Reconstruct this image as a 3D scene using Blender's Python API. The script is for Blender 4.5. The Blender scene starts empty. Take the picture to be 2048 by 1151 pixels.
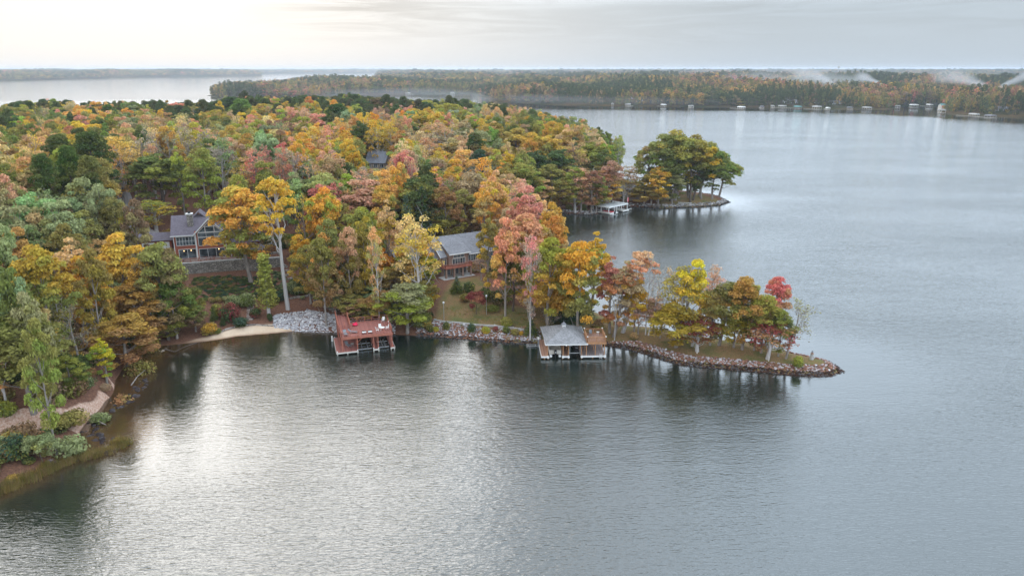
import bpy, math, random
import numpy as np
from mathutils import Vector, Matrix, Euler
random.seed(7)
RNG = np.random.default_rng(11)
SC = bpy.context.scene
COL = SC.collection
R = math.radians
PI = math.pi
H = 55.0
PITCH = R(16.69)
FPX = 1462.0
SUN_AZ, SUN_EL = R(-24), R(27)

# ------------------------------------------------------------------ camera maths (used to read real positions off the photograph)
def ray(px, py):
    u = (px - 1024) / FPX; v = (575.5 - py) / FPX
    return np.array((u, math.cos(PITCH) + v * math.sin(PITCH), -math.sin(PITCH) + v * math.cos(PITCH)))
def P(px, py, z=0.0):
    d = ray(px, py); t = (z - H) / d[2]
    return d[0] * t, d[1] * t
def proj(x, y, z):
    x = np.asarray(x, float); y = np.asarray(y, float); zz = np.asarray(z, float) - H
    f = y * math.cos(PITCH) - zz * math.sin(PITCH)
    v = y * math.sin(PITCH) + zz * math.cos(PITCH)
    return 1024 + FPX * x / f, 575.5 - FPX * v / f, f

# ------------------------------------------------------------------ tags and links
def tag(o, label=None, cat=None, group=None, kind=None):
    if label: o['label'] = label
    if cat: o['category'] = cat
    if group: o['group'] = group
    if kind: o['kind'] = kind
    return o
def empty(name, loc=(0, 0, 0), rz=0.0, label=None, cat=None, group=None):
    o = bpy.data.objects.new(name, None); COL.objects.link(o)
    o.location = loc; o.rotation_euler = (0, 0, rz); o.empty_display_size = 1
    return tag(o, label, cat, group)
def link(name, me, parent=None, mats=None):
    o = bpy.data.objects.new(name, me); COL.objects.link(o)
    if mats is not None:
        for m in (mats if isinstance(mats, (list, tuple)) else [mats]): me.materials.append(m)
    if parent is not None: o.parent = parent
    return o
def copy_tree(o, parent=None):
    c = o.copy(); COL.objects.link(c); c.parent = parent
    for ch in o.children: copy_tree(ch, c)
    return c

def np_mesh(name, V, F, mats=None, smooth=False, mi=None):
    V = np.asarray(V, np.float32).reshape(-1, 3); F = np.asarray(F, np.int32); k = F.shape[1]
    me = bpy.data.meshes.new(name)
    me.vertices.add(len(V)); me.vertices.foreach_set('co', V.ravel())
    me.loops.add(F.size); me.loops.foreach_set('vertex_index', F.ravel())
    me.polygons.add(len(F)); me.polygons.foreach_set('loop_start', np.arange(0, F.size, k, dtype=np.int32))
    me.polygons.foreach_set('loop_total', np.full(len(F), k, np.int32))
    if mi is not None: me.polygons.foreach_set('material_index', np.asarray(mi, np.int32))
    me.polygons.foreach_set('use_smooth', np.full(len(F), smooth, bool))
    me.update(calc_edges=True)
    for m in (mats or []): me.materials.append(m)
    return me

# ------------------------------------------------------------------ materials
def new_mat(name):
    m = bpy.data.materials.new(name); m.use_nodes = True
    nt = m.node_tree; nt.nodes.clear()
    return m, nt, nt.nodes.new('ShaderNodeOutputMaterial')
def N(nt, t, **k):
    n = nt.nodes.new(t)
    for a, b in k.items(): setattr(n, a, b)
    return n
def mathn(nt, op, a, b=None, clamp=False):
    n = nt.nodes.new('ShaderNodeMath'); n.operation = op; n.use_clamp = clamp
    for i, v in enumerate((a, b)):
        if v is None: continue
        if isinstance(v, (int, float)): n.inputs[i].default_value = v
        else: nt.links.new(v, n.inputs[i])
    return n.outputs[0]
def mixc(nt, f, a, b, blend='MIX'):
    n = nt.nodes.new('ShaderNodeMix'); n.data_type = 'RGBA'; n.blend_type = blend
    for s, v in ((n.inputs[0], f), (n.inputs[6], a), (n.inputs[7], b)):
        if isinstance(v, (int, float)): s.default_value = v
        elif isinstance(v, (tuple, list)): s.default_value = (*v[:3], 1)
        else: nt.links.new(v, s)
    return n.outputs[2]
def noise(nt, scale, detail=4, vec=None, rough=.55, dist=0.0):
    n = nt.nodes.new('ShaderNodeTexNoise'); n.inputs['Scale'].default_value = scale; n.inputs['Detail'].default_value = detail
    n.inputs['Roughness'].default_value = rough; n.inputs['Distortion'].default_value = dist
    if vec is not None: nt.links.new(vec, n.inputs['Vector'])
    return n.outputs['Fac']
def maprange(nt, v, a, b, c=0.0, d=1.0, smooth=False):
    n = nt.nodes.new('ShaderNodeMapRange'); n.interpolation_type = 'SMOOTHSTEP' if smooth else 'LINEAR'
    nt.links.new(v, n.inputs[0])
    for i, x in enumerate((a, b, c, d)): n.inputs[i + 1].default_value = x
    return n.outputs[0]
def geo_pos(nt): return nt.nodes.new('ShaderNodeNewGeometry').outputs['Position']
def obj_pos(nt): return nt.nodes.new('ShaderNodeTexCoord').outputs['Object']
def mapping(nt, vec, scale=(1, 1, 1), rot=(0, 0, 0), loc=(0, 0, 0)):
    n = nt.nodes.new('ShaderNodeMapping'); nt.links.new(vec, n.inputs[0])
    n.inputs['Scale'].default_value = scale; n.inputs['Rotation'].default_value = rot; n.inputs['Location'].default_value = loc
    return n.outputs[0]
def mat(name, col, rough=.75, var=.3, scale=3.0, bump=0.0, metal=0.0, spec=.3, col2=None, stretch=(1, 1, 1), bscale=None):
    m, nt, out = new_mat(name)
    b = N(nt, 'ShaderNodeBsdfPrincipled'); nt.links.new(b.outputs[0], out.inputs[0])
    v = mapping(nt, obj_pos(nt), stretch)
    n1 = noise(nt, scale, 5, v)
    if col2 is None: col2 = tuple(c * (1 - var) for c in col)
    hi = tuple(min(1, c * (1 + var * .5)) for c in col)
    c = mixc(nt, maprange(nt, n1, .3, .7), col2, hi)
    nt.links.new(c, b.inputs['Base Color'])
    b.inputs['Roughness'].default_value = rough; b.inputs['Metallic'].default_value = metal
    b.inputs['Specular IOR Level'].default_value = spec
    if bump:
        bn = N(nt, 'ShaderNodeBump'); bn.inputs['Distance'].default_value = bump
        nt.links.new(noise(nt, bscale or scale * 3, 4, v), bn.inputs['Height']); nt.links.new(bn.outputs[0], b.inputs['Normal'])
    return m
def boards(name, col, width=.14, rot=0.0, rough=.7, var=.22):
    """planks: per-board tone and dark gaps along local x (or rotated)"""
    m, nt, out = new_mat(name)
    b = N(nt, 'ShaderNodeBsdfPrincipled'); nt.links.new(b.outputs[0], out.inputs[0])
    v = mapping(nt, obj_pos(nt), rot=(0, 0, rot))
    sx = nt.nodes.new('ShaderNodeSeparateXYZ'); nt.links.new(v, sx.inputs[0])
    q = mathn(nt, 'DIVIDE', sx.outputs[0], width); fr = mathn(nt, 'FRACT', q); fl = mathn(nt, 'FLOOR', q)
    wn = N(nt, 'ShaderNodeTexWhiteNoise', noise_dimensions='1D'); nt.links.new(fl, wn.inputs['W'])
    tone = mixc(nt, wn.outputs[0], tuple(c * (1 - var) for c in col), tuple(min(1, c * (1 + var)) for c in col))
    n1 = noise(nt, 1.3, 5, obj_pos(nt)); tone = mixc(nt, maprange(nt, n1, .35, .75, 0, .45), tone, tuple(c * .6 + .03 for c in col))
    gap = mathn(nt, 'LESS_THAN', fr, .09)
    nt.links.new(mixc(nt, mathn(nt, 'MULTIPLY', gap, .6), tone, (.02, .015, .012)), b.inputs['Base Color'])
    b.inputs['Roughness'].default_value = rough; b.inputs['Specular IOR Level'].default_value = .25
    return m
def masonry(name, c1, c2, mortar, bw=.25, bh=.075, scale=1.0, use_voronoi=False):
    m, nt, out = new_mat(name)
    b = N(nt, 'ShaderNodeBsdfPrincipled'); nt.links.new(b.outputs[0], out.inputs[0])
    if use_voronoi:
        v = nt.nodes.new('ShaderNodeTexVoronoi'); v.inputs['Scale'].default_value = scale; nt.links.new(mapping(nt, obj_pos(nt), (1, 1, 1.5)), v.inputs['Vector'])
        v2 = nt.nodes.new('ShaderNodeTexVoronoi'); v2.feature = 'DISTANCE_TO_EDGE'; v2.inputs['Scale'].default_value = scale
        nt.links.new(mapping(nt, obj_pos(nt), (1, 1, 1.5)), v2.inputs['Vector'])
        s = nt.nodes.new('ShaderNodeSeparateColor'); nt.links.new(v.outputs['Color'], s.inputs[0])
        c = mixc(nt, s.outputs[0], c1, c2); edge = maprange(nt, v2.outputs[0], .02, .10)
        c = mixc(nt, edge, mortar, c)
        bn = N(nt, 'ShaderNodeBump'); bn.inputs['Distance'].default_value = .08; nt.links.new(edge, bn.inputs['Height']); nt.links.new(bn.outputs[0], b.inputs['Normal'])
    else:
        # brick pattern on the wall plane: (x+y, z)
        sx = nt.nodes.new('ShaderNodeSeparateXYZ'); nt.links.new(obj_pos(nt), sx.inputs[0])
        cb = nt.nodes.new('ShaderNodeCombineXYZ'); nt.links.new(mathn(nt, 'ADD', sx.outputs[0], sx.outputs[1]), cb.inputs[0]); nt.links.new(sx.outputs[2], cb.inputs[1])
        br = nt.nodes.new('ShaderNodeTexBrick'); nt.links.new(cb.outputs[0], br.inputs[0])
        br.inputs['Color1'].default_value = (*c1, 1); br.inputs['Color2'].default_value = (*c2, 1); br.inputs['Mortar'].default_value = (*mortar, 1)
        br.inputs['Scale'].default_value = 1; br.inputs['Brick Width'].default_value = bw; br.inputs['Row Height'].default_value = bh; br.inputs['Mortar Size'].default_value = .008
        n1 = noise(nt, .8, 5, obj_pos(nt)); c = mixc(nt, maprange(nt, n1, .3, .8, 0, .4), br.outputs[0], tuple(x * .6 for x in c1))
    nt.links.new(c, b.inputs['Base Color']); b.inputs['Roughness'].default_value = .85
    return m
def shingles(name, col):
    m, nt, out = new_mat(name)
    b = N(nt, 'ShaderNodeBsdfPrincipled'); nt.links.new(b.outputs[0], out.inputs[0])
    sx = nt.nodes.new('ShaderNodeSeparateXYZ'); nt.links.new(obj_pos(nt), sx.inputs[0])
    cb = nt.nodes.new('ShaderNodeCombineXYZ'); nt.links.new(mathn(nt, 'ADD', sx.outputs[0], mathn(nt, 'MULTIPLY', sx.outputs[1], .3)), cb.inputs[0])
    nt.links.new(mathn(nt, 'MULTIPLY', sx.outputs[2], 1.7), cb.inputs[1])
    br = nt.nodes.new('ShaderNodeTexBrick'); nt.links.new(cb.outputs[0], br.inputs[0])
    br.inputs['Color1'].default_value = (*[c * .72 for c in col], 1); br.inputs['Color2'].default_value = (*[c * 1.25 for c in col], 1); br.inputs['Mortar'].default_value = (*[c * .55 for c in col], 1)
    br.inputs['Scale'].default_value = 1; br.inputs['Brick Width'].default_value = .33; br.inputs['Row Height'].default_value = .16; br.inputs['Mortar Size'].default_value = .012
    n1 = noise(nt, .5, 6, obj_pos(nt), .65)
    c = mixc(nt, maprange(nt, n1, .38, .72, 0, .5), br.outputs[0], tuple(x * 1.35 for x in col))
    nt.links.new(c, b.inputs['Base Color']); b.inputs['Roughness'].default_value = .9
    return m

def leaf_material():
    m, nt, out = new_mat('leaves')
    a1 = N(nt, 'ShaderNodeAttribute', attribute_type='INSTANCER', attribute_name='tint')
    a2 = N(nt, 'ShaderNodeAttribute', attribute_type='INSTANCER', attribute_name='tint_b')
    v = N(nt, 'ShaderNodeAttribute', attribute_type='GEOMETRY', attribute_name='leafvar')
    s = nt.nodes.new('ShaderNodeSeparateColor'); nt.links.new(v.outputs['Color'], s.inputs[0])
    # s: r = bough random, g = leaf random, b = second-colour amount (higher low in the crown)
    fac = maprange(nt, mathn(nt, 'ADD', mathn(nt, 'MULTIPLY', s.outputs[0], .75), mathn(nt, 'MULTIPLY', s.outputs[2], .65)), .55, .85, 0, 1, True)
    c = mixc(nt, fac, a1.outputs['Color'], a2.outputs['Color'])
    hs = nt.nodes.new('ShaderNodeHueSaturation'); nt.links.new(c, hs.inputs['Color'])
    nt.links.new(maprange(nt, s.outputs[0], 0, 1, .495, .526), hs.inputs['Hue'])
    hs.inputs['Saturation'].default_value = 1.0
    nt.links.new(maprange(nt, s.outputs[1], 0, 1, .62, 1.38), hs.inputs['Value'])
    d = nt.nodes.new('ShaderNodeBsdfDiffuse'); t = nt.nodes.new('ShaderNodeBsdfTranslucent'); mx = nt.nodes.new('ShaderNodeMixShader')
    nt.links.new(hs.outputs[0], d.inputs[0]); nt.links.new(hs.outputs[0], t.inputs[0]); mx.inputs[0].default_value = .46
    nt.links.new(d.outputs[0], mx.inputs[1]); nt.links.new(t.outputs[0], mx.inputs[2])
    nt.links.new(mx.outputs[0], out.inputs[0])
    return m
LEAF = leaf_material()
BARK = mat('bark_grey', (.30, .26, .23), .9, .45, 1.2, stretch=(3, 3, .5))
BARK_PALE = mat('bark_pale', (.52, .49, .47), .85, .3, 1.0, stretch=(3, 3, .5))
BARK_DARK = mat('bark_brown', (.13, .10, .08), .9, .4, 1.2, stretch=(3, 3, .5))

# ------------------------------------------------------------------ shoreline and terrain
SH = [P(*q) for q in [(0, 985), (60, 960), (130, 925), (215, 905), (255, 885), (205, 878), (178, 858), (200, 832), (262, 800), (285, 765), (305, 730), (345, 702),
     (400, 686), (470, 673), (540, 667), (600, 661), (680, 664), (790, 668), (860, 672), (940, 678), (1000, 683), (1075, 687), (1150, 687), (1215, 690), (1250, 695), (1290, 705), (1325, 717), (1360, 727), (1400, 732),
     (1440, 735), (1520, 742), (1600, 750), (1660, 750), (1682, 742), (1659, 725), (1584, 708), (1530, 694), (1492, 686), (1442, 682), (1373, 669), (1303, 657), (1256, 654), (1231, 644)]]
N_NEAR = len(SH)
SH += [(17, 168), (13, 185), (9, 205), (6, 228), (5, 250), (8, 270)] + [P(*q) for q in [(1110, 425), (1180, 430), (1262, 413), (1330, 416), (1400, 413), (1440, 410), (1457, 404), (1440, 395), (1400, 388)]]
SH += [(74, 338), (63, 350), (59, 375), (56, 410), (54, 445), (50, 480), (38, 540), (22, 600), (-5, 640), (-50, 668), (-120, 690), (-200, 680), (-262, 655), (-320, 640), (-350, 600), (-372, 560), (-420, 480), (-620, 470), (-700, 300), (-700, 40), (-90, 60), (-78, 76)]
SH = np.array(SH)
LA = [P(*q) for q in [(442, 198), (600, 195), (740, 189.5), (930, 187), (945, 187.5), (1000, 203), (1060, 207), (1100, 209.5), (1180, 211), (1300, 212.5), (1440, 214), (1560, 215.5), (1600, 215), (1640, 218), (1700, 219), (1780, 219), (1792, 215), (1800, 211.5), (1880, 211), (1888, 217),
     (1883, 226), (1900, 228), (1960, 231), (2048, 236), (2200, 243), (2500, 255)]] + [(3000, 900), (24000, 7000), (26000, 28000), (-4600, 28000), (-1500, 8600), (-540, 3000), (-600, 2500), (-770, 2150), (-745, 1950), (-640, 1600)]
LD = [P(*q) for q in [(-900, 170), (-300, 168), (0, 162.5), (200, 157.5), (232, 156), (350, 154.5), (500, 152.5), (520, 151.5)]] + [(-2700, 8200), (-1800, 9200), (-1600, 28000), (-30000, 28000), (-30000, 3000)]
LA = np.array(LA); LD = np.array(LD)
def poly_sd(x, y, poly):
    """signed distance, positive inside"""
    x = np.asarray(x, float).ravel(); y = np.asarray(y, float).ravel()
    best = np.full(x.shape, 1e18); ins = np.zeros(x.shape, bool)
    n = len(poly)
    for i in range(n):
        ax, ay = poly[i]; bx, by = poly[(i + 1) % n]
        dx, dy = bx - ax, by - ay
        t = np.clip(((x - ax) * dx + (y - ay) * dy) / (dx * dx + dy * dy + 1e-12), 0, 1)
        best = np.minimum(best, (x - ax - t * dx) ** 2 + (y - ay - t * dy) ** 2)
        c = (ay > y) != (by > y)
        with np.errstate(divide='ignore', invalid='ignore'):
            xi = ax + (y - ay) * dx / (dy if dy != 0 else 1e-12)
        ins ^= c & (x < xi)
    d = np.sqrt(best)
    return np.where(ins, d, -d)
def sst(t):
    t = np.clip(t, 0, 1); return t * t * (3 - 2 * t)
CLIFF = np.array([P(0, 872, 1.5), P(75, 856, 1.5), P(150, 845, 1.5), P(205, 808, 1.2), P(218, 785, 1.5), P(255, 770, 2), P(200, 700, 4), (-120, 130), (-170, 60), (-95, 62)])
# pads: origin, rotation, local rectangle (x0,x1,y0,y1), height
H1_O, H1_R, H1_Z = P(352, 520, 8.0), R(18), 8.0
H2_O, H2_R, H2_Z = P(934, 545, 5.6), R(33), 5.6
def to_local(x, y, o, r):
    dx, dy = np.asarray(x) - o[0], np.asarray(y) - o[1]
    return dx * math.cos(r) + dy * math.sin(r), -dx * math.sin(r) + dy * math.cos(r)
def ground(x, y):
    x = np.asarray(x, float); shp = x.shape; x = x.ravel(); y = np.asarray(y, float).ravel()
    d = poly_sd(x, y, SH)
    di = np.maximum(d, 0)
    steep = np.where((x < -47) & (x > -68) & (y > 135), .35, 1.25)
    z = steep * (1 - np.exp(-di / 1.6)) + 12.5 * (1 - np.exp(-(di / 47) ** 1.45))
    z += sst((di - 25) / 60) * (1.7 * np.sin(x * .021 + 1) * np.cos(y * .017) + 1.2 * np.sin(x * .043 + y * .031))
    z += .12 * np.sin(x * .9 + 1.3 * np.sin(y * .5)) * np.cos(y * .8 + x * .2) * sst(di / 4)
    dk = poly_sd(x, y, CLIFF)
    z += np.where(d > 0, 2.6 * sst(dk / 1.6) * np.exp(-np.maximum(dk, 0) / 22), 0)
    # terrace of the brick house
    lx, ly = to_local(x, y, H1_O, H1_R)
    rx = np.maximum(np.maximum(-3 - lx, lx - 26), 0); back = np.maximum(ly - 16, 0); front = np.maximum(-3.0 - ly, 0)
    w = np.where(front > .01, np.exp(-(front / .35) ** 2), 1) * sst(1 - rx / 9) * sst(1 - back / 14)
    w = np.where((front > .01) & (rx > 0), 0, w)
    z = z * (1 - w) + H1_Z * w
    fr_ = np.maximum(-3.9 - ly, 0); side = sst(1 - np.maximum(np.maximum(-1.5 - lx, lx - 24), 0) / 7)
    zt = np.minimum(z, 5.0 * (1 - fr_ / 36) + .3); z = np.where(fr_ > 0, z * (1 - side) + zt * side, z)
    lx, ly = to_local(x, y, H2_O, H2_R)
    e = np.maximum(np.maximum(-18 - lx, lx - 12), 0); f = np.maximum(np.maximum(-2 - ly, ly - 14), 0)
    w = sst(1 - np.hypot(e, f) / 9)
    z = z * (1 - w) + H2_Z * w
    out = np.where(d >= 0, z, np.maximum(d * .22, -6) - .05)
    return out.reshape(shp)
def gz(x, y): return float(ground(np.array([x]), np.array([y]))[0])
def PG(px, py, z0=3.0):
    """the ground point seen at a pixel"""
    z = z0
    for _ in range(14):
        x, y = P(px, py, z); z = .5 * z + .5 * max(gz(x, y), 0)
    x, y = P(px, py, z)
    return x, y, gz(x, y)

def axis(lo, hi, f0, f1, fine, coarse):
    a = list(np.arange(lo, f0, coarse)) + list(np.arange(f0, f1, fine)) + list(np.arange(f1, hi + coarse, coarse))
    return np.array(a)
gx = axis(-720, 130, -130, 96, .8, 5.0); gy = axis(30, 720, 84, 215, .8, 4.0)
GX, GY = np.meshgrid(gx, gy); GZ = ground(GX, GY)
nx, ny = len(gx), len(gy)
idx = np.arange(nx * ny).reshape(ny, nx)
F = np.stack([idx[:-1, :-1], idx[:-1, 1:], idx[1:, 1:], idx[1:, :-1]], -1).reshape(-1, 4)
fz = GZ.ravel()[F].max(1); F = F[fz > -1.6]
gme = np_mesh('ground', np.stack([GX, GY, GZ], -1), F, smooth=True)
# surface masks as point attributes: r lawn, g beach sand, b clay, a unused
gd = poly_sd(GX, GY, SH)
gpx, gpy, _ = proj(GX.ravel(), GY.ravel(), GZ.ravel())
def area_mask(poly, soft=1.5):
    return sst(poly_sd(GX, GY, np.array(poly)) / soft + .5)
lawn = np.zeros(nx * ny)
LAWN1 = [PG(*q)[:2] for q in [(868, 640), (880, 600), (905, 560), (960, 552), (985, 600), (1060, 620), (1120, 610), (1190, 598), (1240, 640)]] + SH[38:43].tolist() + SH[30:34].tolist() + SH[22:30].tolist() + [P(1075, 684, 1)]
for pl in (LAWN1,): lawn = np.maximum(lawn, area_mask(pl))
lawn = np.maximum(lawn, sst((GX.ravel() - 18) / 4) * (GY.ravel() < 165) * (gd > 0))
PT2 = [P(*q, 1) for q in [(1300, 411), (1340, 400), (1400, 396), (1450, 402), (1440, 410), (1400, 413), (1330, 415)]]
lawn = np.maximum(lawn, area_mask(PT2))
BEACH = [P(*q, .3) for q in [(400, 690), (470, 676), (540, 671), (600, 664), (590, 655), (545, 651), (480, 657), (432, 668), (360, 700), (300, 740), (280, 770), (296, 765), (330, 718)]]
sand = area_mask(BEACH, .8)
sand = np.maximum(sand, .75 * sst((3.0 - gd) / 1.2) * (gd > -2) * ((GX.ravel() < -57) & (GX.ravel() > -76) & (GY.ravel() > 121) & (GY.ravel() < 148)))
clay = np.exp(-(np.maximum(np.abs(poly_sd(GX, GY, CLIFF)) - .7, 0) / 1.1) ** 2) * (GY.ravel() < 122) * (gd > 0)
a = gme.attributes.new('cover', 'FLOAT_COLOR', 'POINT')
a.data.foreach_set('color', np.stack([lawn, sand, clay, np.ones_like(clay)], -1).astype(np.float32).ravel())

def ground_material():
    m, nt, out = new_mat('ground_cover')
    b = N(nt, 'ShaderNodeBsdfPrincipled'); nt.links.new(b.outputs[0], out.inputs[0]); b.inputs['Roughness'].default_value = .95; b.inputs['Specular IOR Level'].default_value = .1
    at = N(nt, 'ShaderNodeAttribute', attribute_name='cover'); s = nt.nodes.new('ShaderNodeSeparateColor'); nt.links.new(at.outputs[0], s.inputs[0])
    p = geo_pos(nt)
    n1 = noise(nt, .22, 6, p, .65); n2 = noise(nt, 3.0, 5, p, .7); n3 = noise(nt, 9.0, 3, p, .8)
    litter = mixc(nt, maprange(nt, n2, .35, .68), (.085, .048, .034), (.26, .125, .082))
    litter = mixc(nt, maprange(nt, n3, .55, .75), litter, (.36, .17, .09))
    grass = mixc(nt, maprange(nt, n2, .3, .7), (.06, .085, .028), (.15, .17, .055))
    leafy = mathn(nt, 'MULTIPLY', maprange(nt, n3, .44, .56), maprange(nt, n1, .38, .56, .15, 1))
    grass = mixc(nt, leafy, grass, (.34, .17, .10))
    c = mixc(nt, s.outputs[0], litter, grass)
    sandc = mixc(nt, maprange(nt, n1, .35, .7), (.62, .45, .31), (.74, .60, .46))
    sandc = mixc(nt, maprange(nt, n2, .58, .72, 0, .6), sandc, (.36, .20, .13))
    c = mixc(nt, s.outputs[1], c, sandc)
    clayc = mixc(nt, maprange(nt, n2, .35, .65), (.40, .20, .13), (.66, .50, .40))
    c = mixc(nt, maprange(nt, mathn(nt, 'ADD', s.outputs[2], mathn(nt, 'MULTIPLY', n1, .9)), .95, 1.15), c, clayc)
    # wet silt under water: below z=0.12
    sz = nt.nodes.new('ShaderNodeSeparateXYZ'); nt.links.new(p, sz.inputs[0])
    wet = maprange(nt, sz.outputs[2], .02, .18, 1, 0)
    c = mixc(nt, mathn(nt, 'MULTIPLY', wet, .75), c, (.20, .10, .055))
    nt.links.new(c, b.inputs['Base Color'])
    bn = N(nt, 'ShaderNodeBump'); bn.inputs['Distance'].default_value = .12; nt.links.new(n2, bn.inputs['Height']); nt.links.new(bn.outputs[0], b.inputs['Normal'])
    return m
gme.materials.append(ground_material())
tag(link('ground', gme), 'leaf-strewn ground of the wooded peninsula with lawns and a small beach', kind='structure')

# ------------------------------------------------------------------ water
def water_material():
    m, nt, out = new_mat('lake_water')
    p = geo_pos(nt)
    b = N(nt, 'ShaderNodeBsdfPrincipled'); nt.links.new(b.outputs[0], out.inputs[0])
    at = N(nt, 'ShaderNodeAttribute', attribute_name='shallow')
    sep = nt.nodes.new('ShaderNodeSeparateColor'); nt.links.new(at.outputs[0], sep.inputs[0])
    n0 = noise(nt, .25, 5, p, .6)
    sh = mathn(nt, 'MULTIPLY', sep.outputs[0], maprange(nt, n0, .25, .6, .5, 1))
    nt.links.new(mixc(nt, sh, (.013, .020, .016), (.085, .045, .020)), b.inputs['Base Color'])
    b.inputs['Roughness'].default_value = .045; b.inputs['IOR'].default_value = 2.2
    # ripples
    w1 = noise(nt, 1.0, 3, mapping(nt, p, (.42, 1.30, 1), rot=(0, 0, R(-24))), .5, .5)
    w2 = noise(nt, 1.0, 3, mapping(nt, p, (.9, 2.9, 1), rot=(0, 0, R(14))), .6, .3)
    w3 = noise(nt, 1.0, 2, mapping(nt, p, (.10, .34, 1), rot=(0, 0, R(-8))), .5, .2)
    patch = maprange(nt, noise(nt, .010, 4, mapping(nt, p, (1, 2.2, 1), rot=(0, 0, R(-12))), .55), .36, .64, .72, 1.22)
    calm = sep.outputs[1]
    h = mathn(nt, 'ADD', mathn(nt, 'ADD', mathn(nt, 'MULTIPLY', w1, .60), mathn(nt, 'MULTIPLY', w2, .80)), mathn(nt, 'MULTIPLY', w3, .8))
    h = mathn(nt, 'MULTIPLY', h, mathn(nt, 'MULTIPLY', patch, calm))
    bn = N(nt, 'ShaderNodeBump'); bn.inputs['Distance'].default_value = .135; bn.inputs['Strength'].default_value = 1
    nt.links.new(h, bn.inputs['Height']); nt.links.new(bn.outputs[0], b.inputs['Normal'])
    return m
wx = np.concatenate([[-40000, -8000, -2000, -700], np.arange(-320, -160, 20), np.arange(-160, 110, 1.5), np.arange(110, 1000, 30), [2000, 8000, 40000]])
wy = np.concatenate([[-200, 0], np.arange(30, 80, 10), np.arange(80, 175, 1.5), np.arange(175, 420, 6), [500, 600, 700], np.arange(760, 1300, 14), [1500, 1700, 2000, 4000, 9000, 60000]])
WX, WY = np.meshgrid(wx, wy); nx, ny = len(wx), len(wy); idx = np.arange(nx * ny).reshape(ny, nx)
F = np.stack([idx[:-1, :-1], idx[:-1, 1:], idx[1:, 1:], idx[1:, :-1]], -1).reshape(-1, 4)
wme = np_mesh('water', np.stack([WX, WY, WX * 0], -1), F)
wd = -poly_sd(WX, WY, SH)
shal = np.exp(-np.maximum(wd, 0) / 2.6)
cove = np.exp(-(((WX.ravel() + 61.5) / 5.5) ** 2 + ((WY.ravel() - 105.5) / 5.5) ** 2)) + .8 * np.exp(-(((WX.ravel() + 60) / 7) ** 2 + ((WY.ravel() - 144) / 4) ** 2))
shal = np.clip(shal * (WX.ravel() < -38) * (WY.ravel() < 160) + cove, 0, 1)
calm = .22 + .78 * sst(np.maximum(wd, 0) / 30)
fd = -poly_sd(WX, WY, LA); calm = np.where(WY.ravel() > 600, .10 + .75 * sst((fd - np.interp(WX.ravel(), [200, 700], [95, 75])) / 35), calm)
a = wme.attributes.new('shallow', 'FLOAT_COLOR', 'POINT')
a.data.foreach_set('color', np.stack([shal, calm, calm * 0, calm * 0 + 1], -1).astype(np.float32).ravel())
wme.materials.append(water_material())
tag(link('water', wme), 'rippled lake reaching to the horizon', kind='structure')

# ------------------------------------------------------------------ tree meshes
def tube_path(pts, rad, sides=5):
    """ring-skinned tube through points"""
    pts = np.asarray(pts, float); n = len(pts); V = []; F = []
    for i in range(n):
        d = pts[min(i + 1, n - 1)] - pts[max(i - 1, 0)]; d /= np.linalg.norm(d) + 1e-9
        u = np.cross(d, (0.31, .95, .1)); u /= np.linalg.norm(u) + 1e-9; v = np.cross(d, u)
        a = np.arange(sides) * 2 * PI / sides
        V.append(pts[i] + rad[i] * (np.cos(a)[:, None] * u + np.sin(a)[:, None] * v))
    for i in range(n - 1):
        for k in range(sides):
            F.append((i * sides + k, i * sides + (k + 1) % sides, (i + 1) * sides + (k + 1) % sides, (i + 1) * sides + k))
    return np.concatenate(V), F
class Acc:
    def __init__(s): s.V = []; s.F = []; s.n = 0
    def add(s, V, F):
        s.V.append(np.asarray(V, float)); s.F.append(np.asarray(F, int).reshape(-1, 4) + s.n); s.n += len(V)
    def mesh(s, name, mats=None, smooth=True): return np_mesh(name, np.concatenate(s.V), np.concatenate(s.F), mats, smooth)
def unit(v): return v / (np.linalg.norm(v, axis=-1, keepdims=True) + 1e-9)
def leaves(C, Dn, size, rg, aspect=.7, droop=0.0):
    """rhombic leaf-clump faces at centres C facing roughly Dn"""
    n = len(C); nr = unit(Dn + rg.normal(0, .55, (n, 3)))
    t = unit(np.cross(nr, rg.normal(0, 1, (n, 3)))); bt = np.cross(nr, t)
    s = size * rg.uniform(.6, 1.35, (n, 1))
    bend = nr * s * rg.uniform(-.25, .25, (n, 1))
    return np.stack([C + t * s, C + bt * s * aspect + bend, C - t * s, C - bt * s * aspect + bend], 1)
class Crown:
    def __init__(s): s.q = []; s.a = []
    def add(s, quads, bough, rg, zf):
        n = len(quads); s.q.append(quads)
        s.a.append(np.stack([np.full(n, bough), rg.uniform(0, 1, n), zf, np.ones(n)], -1))
    def mesh(s, name):
        Q = np.concatenate(s.q); A = np.concatenate(s.a); n = len(Q)
        me = np_mesh(name, Q.reshape(-1, 3), np.arange(4 * n).reshape(n, 4), [LEAF])
        at = me.attributes.new('leafvar', 'FLOAT_COLOR', 'POINT'); at.data.foreach_set('color', np.repeat(A, 4, 0).astype(np.float32).ravel())
        return me
def limb(acc, a, b, r0, r1, rg, segs=4, wob=.12, sides=5):
    a = np.array(a, float); b = np.array(b, float); L = np.linalg.norm(b - a)
    t = np.linspace(0, 1, segs + 1)[:, None]; p = a + (b - a) * t + rg.normal(0, wob * L / segs, (segs + 1, 3)) * np.sin(t * PI)
    p[:, 2] -= .06 * L * np.sin(t[:, 0] * PI)
    acc.add(*tube_path(p, np.linspace(r0, r1, segs + 1), sides)); return p
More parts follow.
